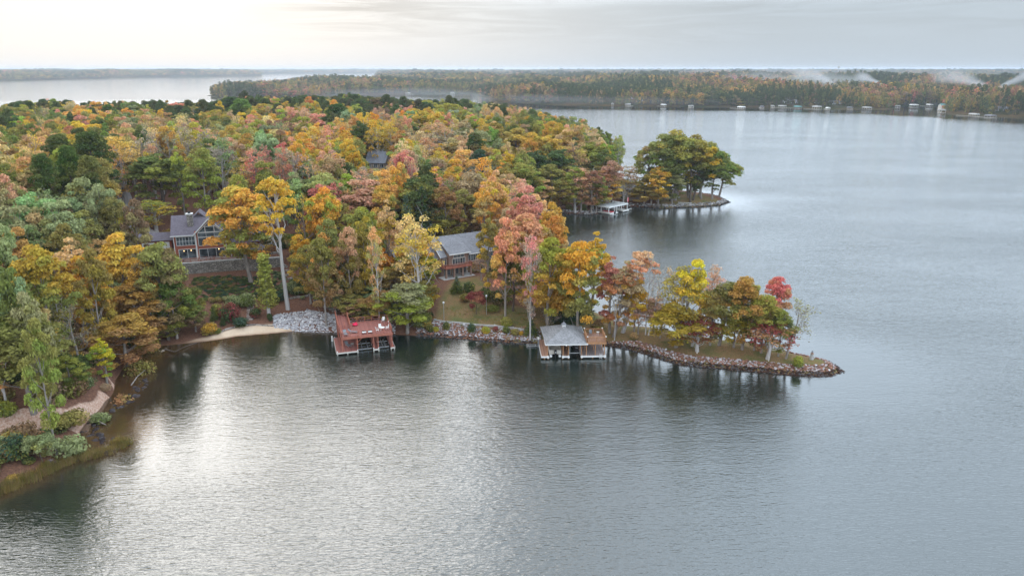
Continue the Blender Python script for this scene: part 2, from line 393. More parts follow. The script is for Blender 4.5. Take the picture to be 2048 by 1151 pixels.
def broadleaf(seed, h=22, r=5.5, base=.25, lobes=44, per=95, leaf=.42, lean=0.3, gaps=.0, limbs=9, fine=0, top=.0, shell=.62, up=.62):
    rg = np.random.default_rng(seed); tr = Acc(); cr = Crown()
    tp = np.array([[0, 0, -1], [0, 0, .3], [rg.normal(0, .2), rg.normal(0, .2), h * .3], [rg.normal(0, lean), rg.normal(0, lean), h * .6], [rg.normal(0, lean), rg.normal(0, lean), h * .88]])
    R0 = h * .0165; tr.add(*tube_path(tp, [R0 * 1.5, R0 * 1.15, R0 * .85, R0 * .5, R0 * .15], 7))
    zc = h * (base + 1) / 2; hz = h * (1 - base) / 2
    big = [unit(rg.normal(0, 1, 3)) * np.array([1, 1, .8]) for _ in range(6)]
    tips = []
    for i in range(lobes):
        for _ in range(30):
            d = unit(rg.normal(0, 1, 3)); d[2] = abs(d[2]) if rg.uniform() < up else d[2]
            rad = rg.uniform(shell, .96) if rg.uniform() < .85 else rg.uniform(.25, .6)
            irr = 1 + .22 * sum(max(0, float(np.dot(d, bb))) ** 3 for bb in big) - .18
            wx_ = 1 - top * max(d[2], 0)
            c = np.array([d[0] * r * rad * irr * wx_, d[1] * r * rad * irr * wx_, zc + d[2] * hz * rad])
            if c[2] < h * base + rg.uniform(0, 1.5): continue
            if gaps and any(np.linalg.norm((c - q[0]) / np.array([1, 1, .8])) < gaps for q in tips): continue
            break
        R_ = rg.uniform(.16, .30) * r
        tips.append((c, R_))
        nn = int(per * (R_ / (.23 * r)) ** 2)
        dd = unit(rg.normal(0, 1, (nn, 3))); dd[:, 2] = np.where(dd[:, 2] < -.3, -dd[:, 2], dd[:, 2])
        pc = c + dd * np.array([R_ * 1.15, R_ * 1.15, R_ * .8]) * rg.uniform(.55, 1.08, (nn, 1))
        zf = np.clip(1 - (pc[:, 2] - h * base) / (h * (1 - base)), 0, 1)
        cr.add(leaves(pc, dd + np.array([0, 0, .35]), leaf, rg), rg.uniform(), rg, zf)
    order = rg.permutation(lobes)[:limbs]
    for i in order:
        c, _ = tips[i]; z0 = max(h * base * .8, c[2] - h * rg.uniform(.12, .28)); f = z0 / (h * .88)
        a = np.array([np.interp(z0, tp[:, 2], tp[:, 0]), np.interp(z0, tp[:, 2], tp[:, 1]), z0])
        p = limb(tr, a, c, R0 * .42 * (1 - f * .4), .03, rg)
        for _ in range(fine):
            k = rg.integers(2, 5); limb(tr, p[k], p[k] + rg.normal(0, 1, 3) * r * .28 + np.array([0, 0, r * .15]), .045, .012, rg, 2, .1, 3)
    return tr, cr, h, r
def bare(seed, h=22, r=5.0, base=.35, leafn=150, leaf=.22, depth=4):
    rg = np.random.default_rng(seed); tr = Acc(); cr = Crown(); ends = []
    R0 = h * .0135
    tp = np.array([[0, 0, -1], [0, 0, .3], [.1, 0, h * .3], [rg.normal(0, .4), rg.normal(0, .4), h * .6], [rg.normal(0, .6), rg.normal(0, .6), h * .97]])
    tr.add(*tube_path(tp, [R0 * 1.4, R0 * 1.1, R0 * .85, R0 * .5, .03], 6))
    def grow(p, d, L, rr, k):
        q = p + d * L; m_ = (p + q) / 2 + rg.normal(0, .07 * L, 3)
        tr.add(*tube_path([p, m_, q], [rr, rr * .8, rr * .6], 4 if k > 1 else 3))
        if k == 0: ends.append(q); return
        for _ in range(3 if k > 1 else 3):
            nd = unit(d + rg.normal(0, .42, 3) + np.array([0, 0, .22])); s0 = rg.uniform(.35, 1)
            grow(p + (q - p) * s0 if k > 1 else q, nd, L * rg.uniform(.5, .8), max(rr * .52, .022), k - 1)
    nb = 9
    for i in range(nb):
        z0 = h * (base + (.9 - base) * i / nb); a = np.array([np.interp(z0, tp[:, 2], tp[:, 0]), np.interp(z0, tp[:, 2], tp[:, 1]), z0]); an = i * 2.4 + rg.uniform(0, .8)
        d = unit(np.array([math.cos(an), math.sin(an), rg.uniform(.5, 1.1)]))
        grow(a, d, r * rg.uniform(.55, .75) * (1 - .45 * i / nb), R0 * .5 * (1 - .5 * i / nb), depth - 1)
    E = np.array(ends); pick = E[rg.integers(0, len(E), leafn)] + rg.normal(0, .35, (leafn, 3))
    for b_ in range(10):
        sl = pick[b_::10]; cr.add(leaves(sl, rg.normal(0, 1, (len(sl), 3)), leaf, rg), rg.uniform(), rg, np.clip(1 - (sl[:, 2] / h), 0, 1))
    return tr, cr, h, r
def pine(seed, h=24, r=4.2, base=.5, lobes=30, per=110, leaf=.34):
    rg = np.random.default_rng(seed); tr = Acc(); cr = Crown(); R0 = h * .013
    tp = np.array([[0, 0, -1], [0, 0, .3], [.1, .1, h * .4], [.2, 0, h * .75], [.1, .1, h * .97]])
    tr.add(*tube_path(tp, [R0 * 1.3, R0 * 1.1, R0 * .9, R0 * .6, .05], 6))
    for i in range(lobes):
        t = (i + .5) / lobes; z = h * (base + (1.0 - base) * t ** .85); an = i * 2.4 + rg.uniform(-.4, .4)
        rr = r * (math.sin(min(1, (1 - t) * 1.25 + .12) * PI / 2)) * rg.uniform(.45, .95) * (.55 + .45 * min(1, t * 3))
        c = np.array([math.cos(an) * rr, math.sin(an) * rr, z - .5]); R_ = rg.uniform(1.0, 1.8) * r / 4.2
        if i % 2 == 0: limb(tr, (0.1, 0, z - 1.2), c, R0 * .3, .03, rg, 3, .08, 4)
        nn = int(per * (R_ / 1.4) ** 2); dd = unit(rg.normal(0, 1, (nn, 3))); dd[:, 2] = np.abs(dd[:, 2]) * np.where(rg.uniform(0, 1, nn) < .8, 1, -.5)
        pc = c + dd * np.array([R_, R_, R_ * .62]) * rg.uniform(.6, 1.05, (nn, 1))
        cr.add(leaves(pc, dd * .5 + np.array([0, 0, .6]), leaf, rg, .45), rg.uniform(), rg, np.clip(1 - (pc[:, 2] - h * base) / (h * (1 - base)), 0, 1))
    return tr, cr, h, r
def conifer(seed, h=16, r=3.4, per=48, layers=26, leaf=.34, base=.06):
    rg = np.random.default_rng(seed); tr = Acc(); cr = Crown(); R0 = h * .014
    tr.add(*tube_path([[0, 0, -1], [0, 0, .2], [0, 0, h * .5], [0, 0, h * .98]], [R0 * 1.3, R0, R0 * .6, .03], 6))
    for i in range(layers):
        t = i / layers; z = h * (base + (1 - base) * t); rr = r * (1 - t) ** .85 + .2; nb = max(4, int(9 * (1 - t) + 3))
        for k in range(nb):
            an = k * 2 * PI / nb + i * .7 + rg.uniform(-.2, .2); L = rr * rg.uniform(.75, 1.12); n = max(5, int(per * L / r * .35))
            s = rg.uniform(.25, 1, n); C = np.stack([np.cos(an) * L * s, np.sin(an) * L * s, z + .35 * L * (1 - s) * .5 - .28 * L * s + rg.normal(0, .1, n)], -1) + rg.normal(0, .12, (n, 3))
            cr.add(leaves(C, np.tile([math.cos(an) * .5, math.sin(an) * .5, .8], (n, 1)), leaf, rg, .5), rg.uniform(), rg, np.full(n, 1 - t))
    return tr, cr, h, r
def shrub(seed, h=2.4, r=1.6, n=1100, leaf=.16, lobes=9):
    rg = np.random.default_rng(seed); tr = Acc(); cr = Crown()
    for k in range(5):
        an = k * 1.3; tr.add(*tube_path([[0, 0, -.3], [math.cos(an) * r * .25, math.sin(an) * r * .25, h * .4], [math.cos(an) * r * .5, math.sin(an) * r * .5, h * .75]], [.06, .045, .02], 4))
    for i in range(lobes):
        an = i * 2.4; rr = r * .5 * math.sqrt(i / lobes); c = np.array([math.cos(an) * rr, math.sin(an) * rr, h * (.38 + .25 * rg.uniform() * (1 - rr / r))]); R_ = rg.uniform(.4, .62) * r
        nn = n // lobes; dd = unit(rg.normal(0, 1, (nn, 3))); pc = c + dd * np.array([R_, R_, min(R_, h * .42)]) * rg.uniform(.7, 1.08, (nn, 1)); pc[:, 2] = np.maximum(pc[:, 2], .05)
        cr.add(leaves(pc, dd + np.array([0, 0, .3]), leaf, rg), rg.uniform(), rg, np.clip(1 - pc[:, 2] / h, 0, 1))
    return tr, cr, h, r
def column(seed, h=20, r=1.9):
    rg = np.random.default_rng(seed); tr = Acc(); cr = Crown()
    tr.add(*tube_path([[0, 0, -1], [0, 0, .2], [.1, 0, h * .5], [.0, .1, h * .98]], [.5, .38, .26, .04], 7))
    for i in range(46):
        t = i / 46; z = h * (.17 + .82 * t); an = i * 2.4; rr = r * (1.0 - .62 * t) * rg.uniform(.3, .8); R_ = rg.uniform(.75, 1.25) * (1.1 - .5 * t); nn = 70
        c = np.array([math.cos(an) * rr, math.sin(an) * rr, z]); dd = unit(rg.normal(0, 1, (nn, 3))); pc = c + dd * R_ * rg.uniform(.5, 1.1, (nn, 1))
        cr.add(leaves(pc, dd, .26, rg), rg.uniform(), rg, np.full(nn, 1 - t))
    return tr, cr, h, r
FORMS = {}
def form(name, res, bark):
    tr, cr, h, r = res
    tm = tr.mesh('trunk', [bark]); cm = cr.mesh('crown')
    # true half-width and height of the crown
    co = np.empty(len(cm.vertices) * 3, np.float32); cm.vertices.foreach_get('co', co); co = co.reshape(-1, 3)
    rr = float(np.percentile(np.hypot(co[:, 0], co[:, 1]), 97)); hh = float(np.percentile(co[:, 2], 99.7))
    FORMS[name] = (tm, cm, hh, rr)
form('B7', broadleaf(52, 22, 5.4, .2, 84, 110, .30, up=.35), BARK)
form('B6', broadleaf(51, 22, 5.4, .05, 80, 100, .30, shell=.55), BARK)
form('B1', broadleaf(1, 22, 5.6, .08, 64, 128, .31), BARK)
form('B2', broadleaf(2, 22, 5.2, .12, 58, 128, .31, top=.25), BARK)
form('B3', broadleaf(3, 23, 6.0, .07, 70, 124, .33), BARK_DARK)
form('B4', broadleaf(4, 20, 5.8, .24, 60, 130, .30, shell=.5), BARK)
form('B5', broadleaf(15, 24, 4.6, .10, 56, 120, .30, top=.45), BARK)
form('S1', broadleaf(5, 24, 5.2, .16, 58, 40, .28, gaps=1.2, limbs=22, fine=5), BARK_PALE)
form('S2', broadleaf(6, 22, 5.6, .12, 64, 36, .27, gaps=1.2, limbs=26, fine=6), BARK)
form('T1', broadleaf(7, 30, 4.4, .52, 36, 62, .36, gaps=1.2, limbs=18, fine=3), BARK_PALE)   # tall bare trunk, crown on top
form('K1', broadleaf(9, 24, 6.2, .26, 34, 120, .36, gaps=1.6, limbs=24, fine=2), BARK_DARK)    # oak with separate layered boughs
form('K2', broadleaf(19, 22, 6.4, .22, 36, 110, .38, gaps=1.5, limbs=24, fine=2), BARK)
form('R1', bare(8, 24, 5.2, .35, 260), BARK_PALE)
form('R2', bare(10, 22, 6.0, .28, 420, .26), BARK)
form('P1', pine(11), BARK_DARK)
form('P2', pine(12, 25, 4.6, .42, 36), BARK_DARK)
form('P3', pine(13, 22, 5.0, .30, 44, 120), BARK_DARK)
form('C1', conifer(14), BARK_DARK)
form('U1', shrub(16), BARK_DARK)
form('U2', shrub(17, 2.2, 1.9, 1500, .14, 12), BARK_DARK)
form('N1', column(18), BARK_PALE)

PAL = dict(yel=(.52, .33, .04), gold=(.50, .30, .05), ochre=(.38, .25, .06), org=(.56, .30, .09), borg=(.68, .35, .04), salmon=(.57, .31, .18), pink=(.60, .33, .22),
           red=(.52, .19, .13), crim=(.50, .15, .12), burg=(.24, .06, .055), rust=(.34, .17, .08), tan=(.44, .29, .14), peach=(.58, .36, .19), olive=(.26, .22, .06), ygrn=(.30, .30, .05),
           grn=(.17, .19, .045), dgrn=(.075, .10, .032), pine=(.085, .10, .03), sage=(.27, .29, .13), mauve=(.38, .25, .16), brown=(.24, .15, .08), gray=(.30, .25, .22), blue=(.06, .105, .065))
PAL = {k: tuple(min(.78, c * 1.30 + .014) for c in v) for k, v in PAL.items()}
WORD = dict(yel='yellow', gold='golden', ochre='ochre', org='orange', borg='bright orange', salmon='salmon', pink='pink', red='red', crim='crimson', burg='burgundy', rust='rust-coloured', tan='tan', peach='peach-coloured',
            olive='olive', ygrn='yellow-green', grn='green', dgrn='dark green', pine='deep green', sage='sage green', mauve='mauve', brown='brown', gray='grey', blue='blue-green')

# ------------------------------------------------------------------ tree positions read off the photograph
# form, crown-top pixel x, y, crown width in pixels, colour, second colour, (height) or base pixel
TL = '''
P1 5 187 22 pine | P2 48 196 34 pine | P1 84 187 26 pine | P2 107 186 26 pine | P3 134 189 26 pine | P1 153 192 24 pine | P2 181 184 28 pine | P3 211 186 34 pine | P1 234 192 24 pine | P2 254 189 26 pine
P3 282 190 34 pine | P2 298 190 26 pine | P1 321 200 20 pine | B2 334 201 14 ochre | B3 58 200 52 ygrn olive | B2 150 203 34 red salmon | B1 190 188 46 gold olive | B2 238 200 36 salmon ochre | B3 158 219 68 org ochre
B3 160 244 78 yel olive | P3 175 264 74 pine dgrn | P3 264 206 52 grn pine | B1 250 226 44 grn olive | B2 272 232 30 tan peach | P2 214 209 40 pine | B1 75 229 44 grn olive | B1 30 216 54 olive grn | B3 95 259 66 tan gold
S1 232 272 72 org salmon | P3 78 308 54 pine grn | P3 130 292 46 pine grn | P3 172 312 56 olive pine | B3 312 310 112 grn ygrn | B1 60 335 84 tan olive | B3 18 272 60 grn olive | B1 8 330 60 olive tan | R2 290 256 46 gray | R1 312 262 36 gray
K2 152 355 84 sage olive | K1 196 368 60 sage brown | B3 62 388 92 sage tan | P2 443 183 34 pine | P1 487 182 26 pine | P3 404 199 26 pine | P3 375 200 24 pine olive | B2 352 207 56 red salmon | S2 360 226 52 tan olive
B1 432 220 54 gold olive | B2 403 204 26 ochre | P3 462 194 44 pine | P3 482 198 50 grn pine | B2 487 213 36 tan mauve | B1 520 208 60 gold ochre | B3 590 191 70 olive gold | B1 545 189 44 ochre tan | P3 613 180 44 pine | P2 634 187 30 pine
B5 505 234 34 salmon tan | B5 503 248 56 ygrn tan | B1 556 241 48 brown olive | B2 534 251 44 sage dgrn | B3 543 259 96 gold olive | B1 492 268 50 ochre tan | B5 603 235 30 salmon tan | B2 634 228 46 salmon rust | S1 617 253 46 gold tan
R2 580 298 90 mauve gray | S2 562 294 38 crim mauve | S1 438 276 54 sage gray | R2 404 262 60 gray | R1 370 252 44 gray | B5 352 294 34 ygrn grn | B1 398 298 64 olive ygrn | B1 470 350 54 ochre brown | B1 332 254 48 ochre brown
B1 452 232 52 ochre olive | B5 640 196 40 gold olive | P3 686 178 46 pine | P3 662 184 34 pine | P2 708 188 40 pine | P3 722 198 44 dgrn pine | P3 754 195 52 brown pine | B1 790 207 44 mauve brown | P3 773 189 26 pine | P3 806 193 26 pine
P2 836 198 26 pine | B1 858 201 54 ygrn gold | P1 898 191 26 pine | P3 924 189 36 pine | P2 950 187 30 pine | P1 966 185 26 pine | P3 990 191 36 pine | P2 1012 192 28 pine | P1 1031 194 22 pine | P3 1052 196 34 dgrn olive
B5 812 226 26 borg org | B1 826 217 50 gold org | B1 850 222 56 gold ygrn | B3 894 207 76 ygrn olive | B2 938 206 30 ygrn sage | B1 968 210 46 sage olive | B2 1000 212 48 salmon tan | B5 1024 214 44 yel gold | B1 1018 196 44 ochre gold
B1 1062 216 50 tan ochre | B2 1092 199 36 org tan | B3 1128 207 60 rust ochre | B1 1150 213 40 rust olive | S1 1179 220 26 brown tan | B2 1202 220 34 grn ygrn | B3 1244 231 66 olive gold | B1 1036 228 48 olive grn | B2 1080 234 44 grn ygrn
B1 1100 243 52 gold olive | S2 1158 231 58 tan rust | B3 1200 236 60 grn olive | B1 985 246 56 olive rust | S1 890 247 84 salmon mauve | P3 948 266 40 pine brown | B1 962 262 50 sage olive | B1 1030 257 78 ochre org | B1 1066 265 48 gold olive
B3 1098 272 62 gold olive | S2 1150 281 50 tan ochre | B3 1186 286 70 grn olive | B3 1238 262 72 olive grn | K2 1266 272 60 olive grn | S2 944 268 34 pink gray | B5 968 279 60 ochre tan | S1 925 282 60 peach tan | B3 1120 300 70 dgrn olive
B3 1072 303 66 dgrn grn | B1 1208 300 44 grn olive | B2 1210 340 44 rust mauve | B1 1185 342 44 brown rust | B1 1150 345 50 olive ochre | B5 1143 283 28 ochre tan | B1 1104 330 66 olive ochre | B1 1060 330 44 grn dgrn | B1 1226 322 50 mauve rust
B5 700 258 50 gold ochre | B5 684 238 34 org salmon | S1 726 226 42 yel ochre | S1 752 240 42 yel gold | B5 692 262 54 gold olive | S1 780 246 44 gold tan | B1 802 262 50 ochre tan | S1 830 262 66 tan peach | B5 620 278 50 gold ygrn | B5 655 272 44 gold sage
P3 672 208 56 dgrn pine | B2 655 318 48 salmon org | S1 860 275 60 tan peach | B1 810 300 60 peach mauve | S2 836 290 60 tan mauve | B5 880 288 50 gold olive | B1 908 276 54 tan gold | P3 960 300 40 blue dgrn
K1 642 348 84 sage dgrn | S1 672 364 40 crim red | B2 726 361 92 salmon olive | B5 774 401 50 peach gold | B2 764 342 50 org olive | B1 722 335 44 mauve brown | K2 836 350 84 dgrn olive | C1 843 374 54 dgrn blue | C1 812 392 50 blue dgrn
S1 830 430 80 peach gold | B1 828 480 72 gold ygrn 12 | B1 850 506 50 yel ygrn 10 | B2 760 498 52 borg gold 12 | B1 650 440 56 olive org | B1 692 455 50 salmon olive | B1 724 448 46 olive gold | S1 748 452 34 peach tan | B1 612 490 60 olive ochre 14
B1 694 524 66 sage olive 9 | B1 646 520 70 olive brown 11 | B1 730 545 70 olive sage 8 | B1 690 480 60 brown olive 14 | B1 640 478 60 olive rust
B2 924 300 62 org salmon | B1 940 345 74 mauve rust | B5 1004 326 46 borg org | B1 1046 326 76 olive ygrn | B5 968 365 50 gold tan | B5 990 358 44 salmon gold | S1 1034 357 56 salmon olive | B2 1084 362 46 salmon ochre | B2 1048 391 54 red salmon
B1 1074 390 60 salmon peach | B5 1022 400 34 red salmon | B1 1108 405 50 gold peach | S1 1152 367 52 pink salmon | R1 1184 381 24 gray | B5 976 424 44 olive gold | B2 1010 437 58 salmon org | B1 1056 430 84 salmon ochre | B1 1106 432 60 gold tan
S2 1162 405 54 tan salmon | B1 1192 430 44 grn olive | B2 1214 458 48 gold org 16 | B1 1098 478 84 ygrn gold | B1 1160 486 84 yel olive | B3 1026 492 62 grn olive 15 | S1 1062 470 40 salmon gray | B1 890 375 66 brown olive | B1 860 400 70 dgrn olive | B1 930 380 60 olive brown
B1 70 490 100 ochre olive | B2 226 468 84 gold org | B1 172 500 66 olive ochre | B2 20 412 84 sage grn | B3 12 540 66 grn sage | B1 50 585 60 sage olive | S1 304 400 80 ygrn gold 11 | B3 310 488 84 olive brown | B1 338 560 70 grn olive 13 | B1 380 575 50 grn ochre 9
B1 668 566 60 olive sage 7 | B1 700 590 56 olive brown 6 | B1 735 596 56 ochre olive 6 | B1 766 580 60 olive ochre 8 | B2 790 604 50 sage olive 5 | B1 848 560 56 olive gold 8 | B1 640 560 46 ochre olive 6 | B1 600 470 50 gold olive 14 | B1 676 500 60 ochre rust 12 | B1 720 500 60 olive gold 12 | B1 812 520 60 ochre brown 9 | B1 780 540 50 olive rust 8
B1 350 600 60 grn olive 7 | B1 385 610 50 olive brown 6 | B1 330 640 56 brown olive 6 | B1 262 588 110 ochre rust 16 | B1 225 395 60 olive brown | B1 262 400 50 brown tan | B1 120 450 70 olive tan | B1 290 560 60 gold olive | B1 60 640 60 olive ygrn
'''
TB = '''
B7 488 374 98 gold olive 502 566 | T1 566 357 66 gold yel 576 618 | N1 531 508 34 ygrn olive 538 632 | S1 14 634 50 salmon org 14 815 | B6 74 628 132 grn olive 70 838 | R1 124 584 84 mauve gray 127 722 | R2 170 610 80 mauve brown 160 736
B5 224 677 42 yel ygrn 214 765 | B1 146 713 56 ygrn grn 145 788 | B1 245 632 110 ochre rust 255 738 | B1 816 566 92 sage ygrn 815 664 | R2 1052 484 90 gray salmon 1065 634 | B2 1106 560 100 borg gold 1100 632 | B2 1062 566 46 org salmon 1066 634
C1 1134 588 60 dgrn blue 1134 640 | C1 1160 590 50 dgrn blue 1160 632 | B5 1190 465 60 gold ygrn 1180 632 | B1 1140 500 70 yel olive 1128 626 | B5 1212 513 60 red org 1219 665 | B5 1252 522 62 salmon red 1228 672 | T1 1284 499 62 pink salmon 1246 664 | R1 1298 500 34 gray 1291 669 | R1 1326 525 46 gray mauve 1297 670
S1 1258 592 40 gold org 1248 662 | R2 1335 535 46 salmon gray 1320 676 | B2 1392 519 60 yel gold 1356 690 | S1 1368 535 74 olive ochre 1350 691 | B6 1350 612 96 yel gold 1352 693 | S2 1426 528 40 salmon pink 1402 655 | B6 1456 566 74 grn olive 1438 690 | B6 1490 556 76 ochre olive 1484 698
B1 1552 556 60 crim red 1543 690 | S1 1396 636 80 burg rust 1394 702 | B6 1464 628 56 ygrn gold 1467 694 | S1 1524 644 86 burg rust 1535 717 | R2 1590 598 84 sage gray 1572 716 | B6 1530 590 60 olive rust 1522 705 | R1 1236 560 30 gray 1229 680 | S2 1282 610 40 salmon rust 1276 668
B1 1322 268 64 olive grn 1330 398 | B4 1354 261 74 ochre grn 1350 400 | B6 1362 292 70 grn dgrn 1377 396 | K2 1392 288 66 gold olive 1402 397 | B4 1424 284 58 olive grn 1398 392 | B4 1450 316 60 grn olive 1438 394 | B1 1312 334 44 gold yel 1316 412 | B1 1286 372 56 olive org 1288 410 | B1 1344 350 44 sage grn 1344 408
K1 1290 292 50 olive grn 1296 398 | K1 1410 318 56 grn dgrn 1386 400 | S2 1262 330 46 rust olive 1245 405 | R1 1247 370 26 gray 1247 416 | K2 1340 300 56 dgrn olive 1356 392
| B6 1425 585 50 olive ochre 1420 690 | B6 1500 600 50 grn ochre 1508 700 | B6 1560 620 50 olive sage 1556 712 | B2 1310 596 46 salmon tan 1306 664 | B2 1272 560 44 yel gold 1268 668 | S1 1376 622 44 gold olive 1384 692 | K1 1336 330 50 grn olive 1340 402 | K2 1424 330 60 olive grn 1424 398 | K1 1376 270 60 olive gold 1380 404 | B1 1300 340 46 olive ochre 1302 408
'''
def parse(src):
    out = []
    for e in src.replace('\n', '|').split('|'):
        w = e.split()
        if not w: continue
        f = w[0]; px, py, wd = float(w[1]), float(w[2]), float(w[3]); c = [t for t in w[4:] if not t.replace('.', '').isdigit()]; n = [float(t) for t in w[4:] if t.replace('.', '').isdigit()]
        out.append((f, px, py, wd, c[0], c[1] if len(c) > 1 else None, n))
    return out
ts = np.concatenate([np.arange(90, 400, 1.0), np.arange(400, 1000, 2.0)])
BEHIND = [(845, 946, 300, 415, 192), (300, 470, 300, 425, 212), (470, 800, 330, 380, 190)]
TREES = []   # dict(form,x,y,z,h,r,c1,c2,px,py)
for f, px, py, wd, c1, c2, n in parse(TL):
    h = n[0] if n else {'P': 24, 'B': 21, 'S': 22, 'R': 21, 'C': 19, 'K': 22, 'T': 28}[f[0]] * random.uniform(.93, 1.07)
    if wd < 50 and py > 300 and not n and f[0] == 'B': h *= .9
    d = ray(px, py); X = d[0] * ts; Y = d[1] * ts; Z = H + d[2] * ts; g = ground(X, Y)
    ymin = max([m_ for a0, a1, b0, b1, m_ in BEHIND if a0 < px < a1 and b0 < py < b1] + [0])
    for _ in range(14):
        ok = np.where((Z - g <= h) & (g > .3))[0]
        if len(ok) == 0 or Y[ok[0]] > ymin or h < 9.5: break
        h *= .94
    if len(ok) == 0: continue
    k = ok[0]; h = min(max(Z[k] - g[k], h * .8), h * 1.15)
    r = 1.16 * wd / 2 / FPX * proj(X[k], Y[k], Z[k])[2]
    TREES.append(dict(f=f, x=X[k], y=Y[k], z=g[k], h=h, r=r, c1=c1, c2=c2, px=px, py=py, hand=1))
for f, px, py, wd, c1, c2, n in parse(TB):
    x, y, z = PG(n[0], n[1], 1.5); d = ray(px, py); zt = H + d[2] * (y / d[1]); r = 1.2 * wd / 2 / FPX * float(proj(x, y, (z + zt) / 2)[2])
    TREES.append(dict(f=f, x=x, y=y, z=z, h=zt - z, r=r, c1=c1, c2=c2, px=px, py=py, hand=2, lean=((px - n[0]) / FPX * y)))
# ---- fill: the rest of the wood
SKYX = [-200, 0, 10, 45, 85, 110, 180, 230, 290, 330, 370, 420, 445, 500, 560, 606, 647, 685, 730, 773, 805, 835, 893, 925, 955, 1010, 1069, 1096, 1128, 1157, 1175, 1200, 1240, 1265, 1290, 1330]
SKYY = [200, 214, 204, 200, 189, 188, 188, 194, 191, 205, 203, 204, 192, 188, 192, 184, 188, 182, 192, 193, 196, 200, 193, 190, 188, 194, 198, 203, 210, 216, 223, 226, 236, 256, 280, 280]
PROT = [(328, 412, 455, 528, 188), (352, 505, 668, 668, 176), (862, 455, 985, 556, 190), (855, 552, 1075, 690, 176), (1068, 640, 1235, 705, 150), (1176, 388, 1264, 434, 300), (250, 408, 335, 488, 220), (340, 396, 445, 426, 230),
        (738, 320, 768, 336, 300), (1105, 404, 1185, 428, 290), (1150, 360, 1210, 400, 330), (270, 645, 560, 780, 150), (-50, 800, 330, 1000, 120), (0, 770, 225, 860, 126), (905, 430, 935, 465, 200), (1225, 355, 1262, 385, 330), (1196, 590, 1260, 660, 170)]
cand = []
rg = np.random.default_rng(5)
for sp, y0, y1 in ((6.2, 95, 330), (7.6, 330, 700)):
    xs = np.arange(-540, 100, sp); ys = np.arange(y0, y1, sp); X, Y = np.meshgrid(xs, ys)
    cand.append(np.stack([(X + rg.uniform(-.42, .42, X.shape) * sp).ravel(), (Y + rg.uniform(-.42, .42, Y.shape) * sp).ravel()], -1))
cand = np.concatenate(cand); cg = ground(cand[:, 0], cand[:, 1]); cd = poly_sd(cand[:, 0], cand[:, 1], SH)
keep = (cd > 1.5) & (np.abs(cand[:, 0] / cand[:, 1]) < .80); cand = cand[keep]; cg = cg[keep]
rg.shuffle(idx_ := np.arange(len(cand))); cand = cand[idx_]; cg = cg[idx_]
hx = np.array([t['x'] for t in TREES]); hy = np.array([t['y'] for t in TREES]); hr = np.array([t['r'] for t in TREES]); hpx = np.array([t['px'] for t in TREES]); hpy = np.array([t['py'] + 15 for t in TREES])
l1 = to_local(cand[:, 0], cand[:, 1], H1_O, H1_R); l2 = to_local(cand[:, 0], cand[:, 1], H2_O, H2_R)
nfill = 0
for i in range(len(cand)):
    x, y = cand[i]; z = cg[i]
    if (x > 16 and y < 172) or (x > 44 and y < 352): continue
    if -12 < l1[0][i] < 30 and -30 < l1[1][i] < 18: continue
    if -22 < l2[0][i] < 15 and -22 < l2[1][i] < 16: continue
    r = rg.uniform(3.2, 5.4); h = rg.uniform(15, 23)
    if np.any(np.hypot(hx - x, hy - y) < (hr + r) * .55): continue
    px, pyt, f = [float(q) for q in proj(x, y, z + h)]
    if px < -160 or px > 1500: continue
    sky = np.interp(px, SKYX, SKYY) + rg.uniform(0, 7)
    if pyt < sky:
        d = ray(px, sky); h = H + d[2] * (y / d[1]) - z; pyt = sky
        if h < 9: continue
    _, pyb, _ = [float(q) for q in proj(x, y, z)]; wpx = r / f * FPX; bad = False; low = False
    for (a0, b0, a1, b1, dep) in PROT:
        if y < dep and px + wpx > a0 and px - wpx < a1 and pyb > b0 and pyt < b1:
            # could a low tree fit beneath the sight line?
            hh = h
            d = ray(px, b1 + 2)
            hh = H + d[2] * (y / d[1]) - z
            if pyb > b1 and hh > 6 and hh < h and not low: h = hh; low = True; r = min(r, h * .3); wpx = r / f * FPX; pyt = b1 + 2
            else: bad = True; break
    if bad: continue
    j = np.argsort((hpx - px) ** 2 + ((hpy - pyt - 10) * 1.6) ** 2)[:4]; t = TREES[j[rg.integers(0, 2)]]
    if rg.uniform() < .5: c1, c2 = t['c1'], t['c2']
    else: c1 = str(rg.choice(['olive', 'grn', 'gold', 'tan', 'gold', 'dgrn', 'sage', 'peach', 'ygrn', 'olive', 'yel', 'salmon', 'peach', 'ygrn'])); c2 = None
    if pyt < sky + 15 and px < 1110 and rg.uniform() < .6: c1, c2 = 'pine', 'dgrn'
    if c1 == 'pine': fm = str(rg.choice(['P1', 'P2', 'P3', 'P3']))
    elif c1 in ('gray',): fm = 'R2'
    else: fm = str(rg.choice(['B1', 'B2', 'B3', 'B4', 'B5', 'B3', 'S1', 'S2', 'R2'], p=[.16, .13, .14, .12, .11, .06, .10, .09, .09]))
    TREES.append(dict(f=fm, x=x, y=y, z=z, h=h, r=r, c1=c1, c2=c2, px=px, py=pyt, hand=0)); nfill += 1
print('trees', len(TREES), 'fill', nfill)
SECOND = dict(yel=['gold', 'ygrn'], gold=['ygrn', 'yel'], ochre=['olive', 'gold'], org=['ochre', 'olive'], borg=['gold'], salmon=['ochre', 'olive'], pink=['salmon', 'tan'], red=['rust', 'olive'], crim=['mauve'], burg=['rust'],
              rust=['olive', 'brown'], tan=['olive', 'gold'], peach=['tan', 'gold'], olive=['ygrn', 'ochre'], ygrn=['grn', 'gold'], grn=['olive', 'dgrn'], dgrn=['grn'], pine=['dgrn', 'pine'], sage=['olive', 'grn'], mauve=['brown'], brown=['olive'], gray=['tan'], blue=['dgrn'])
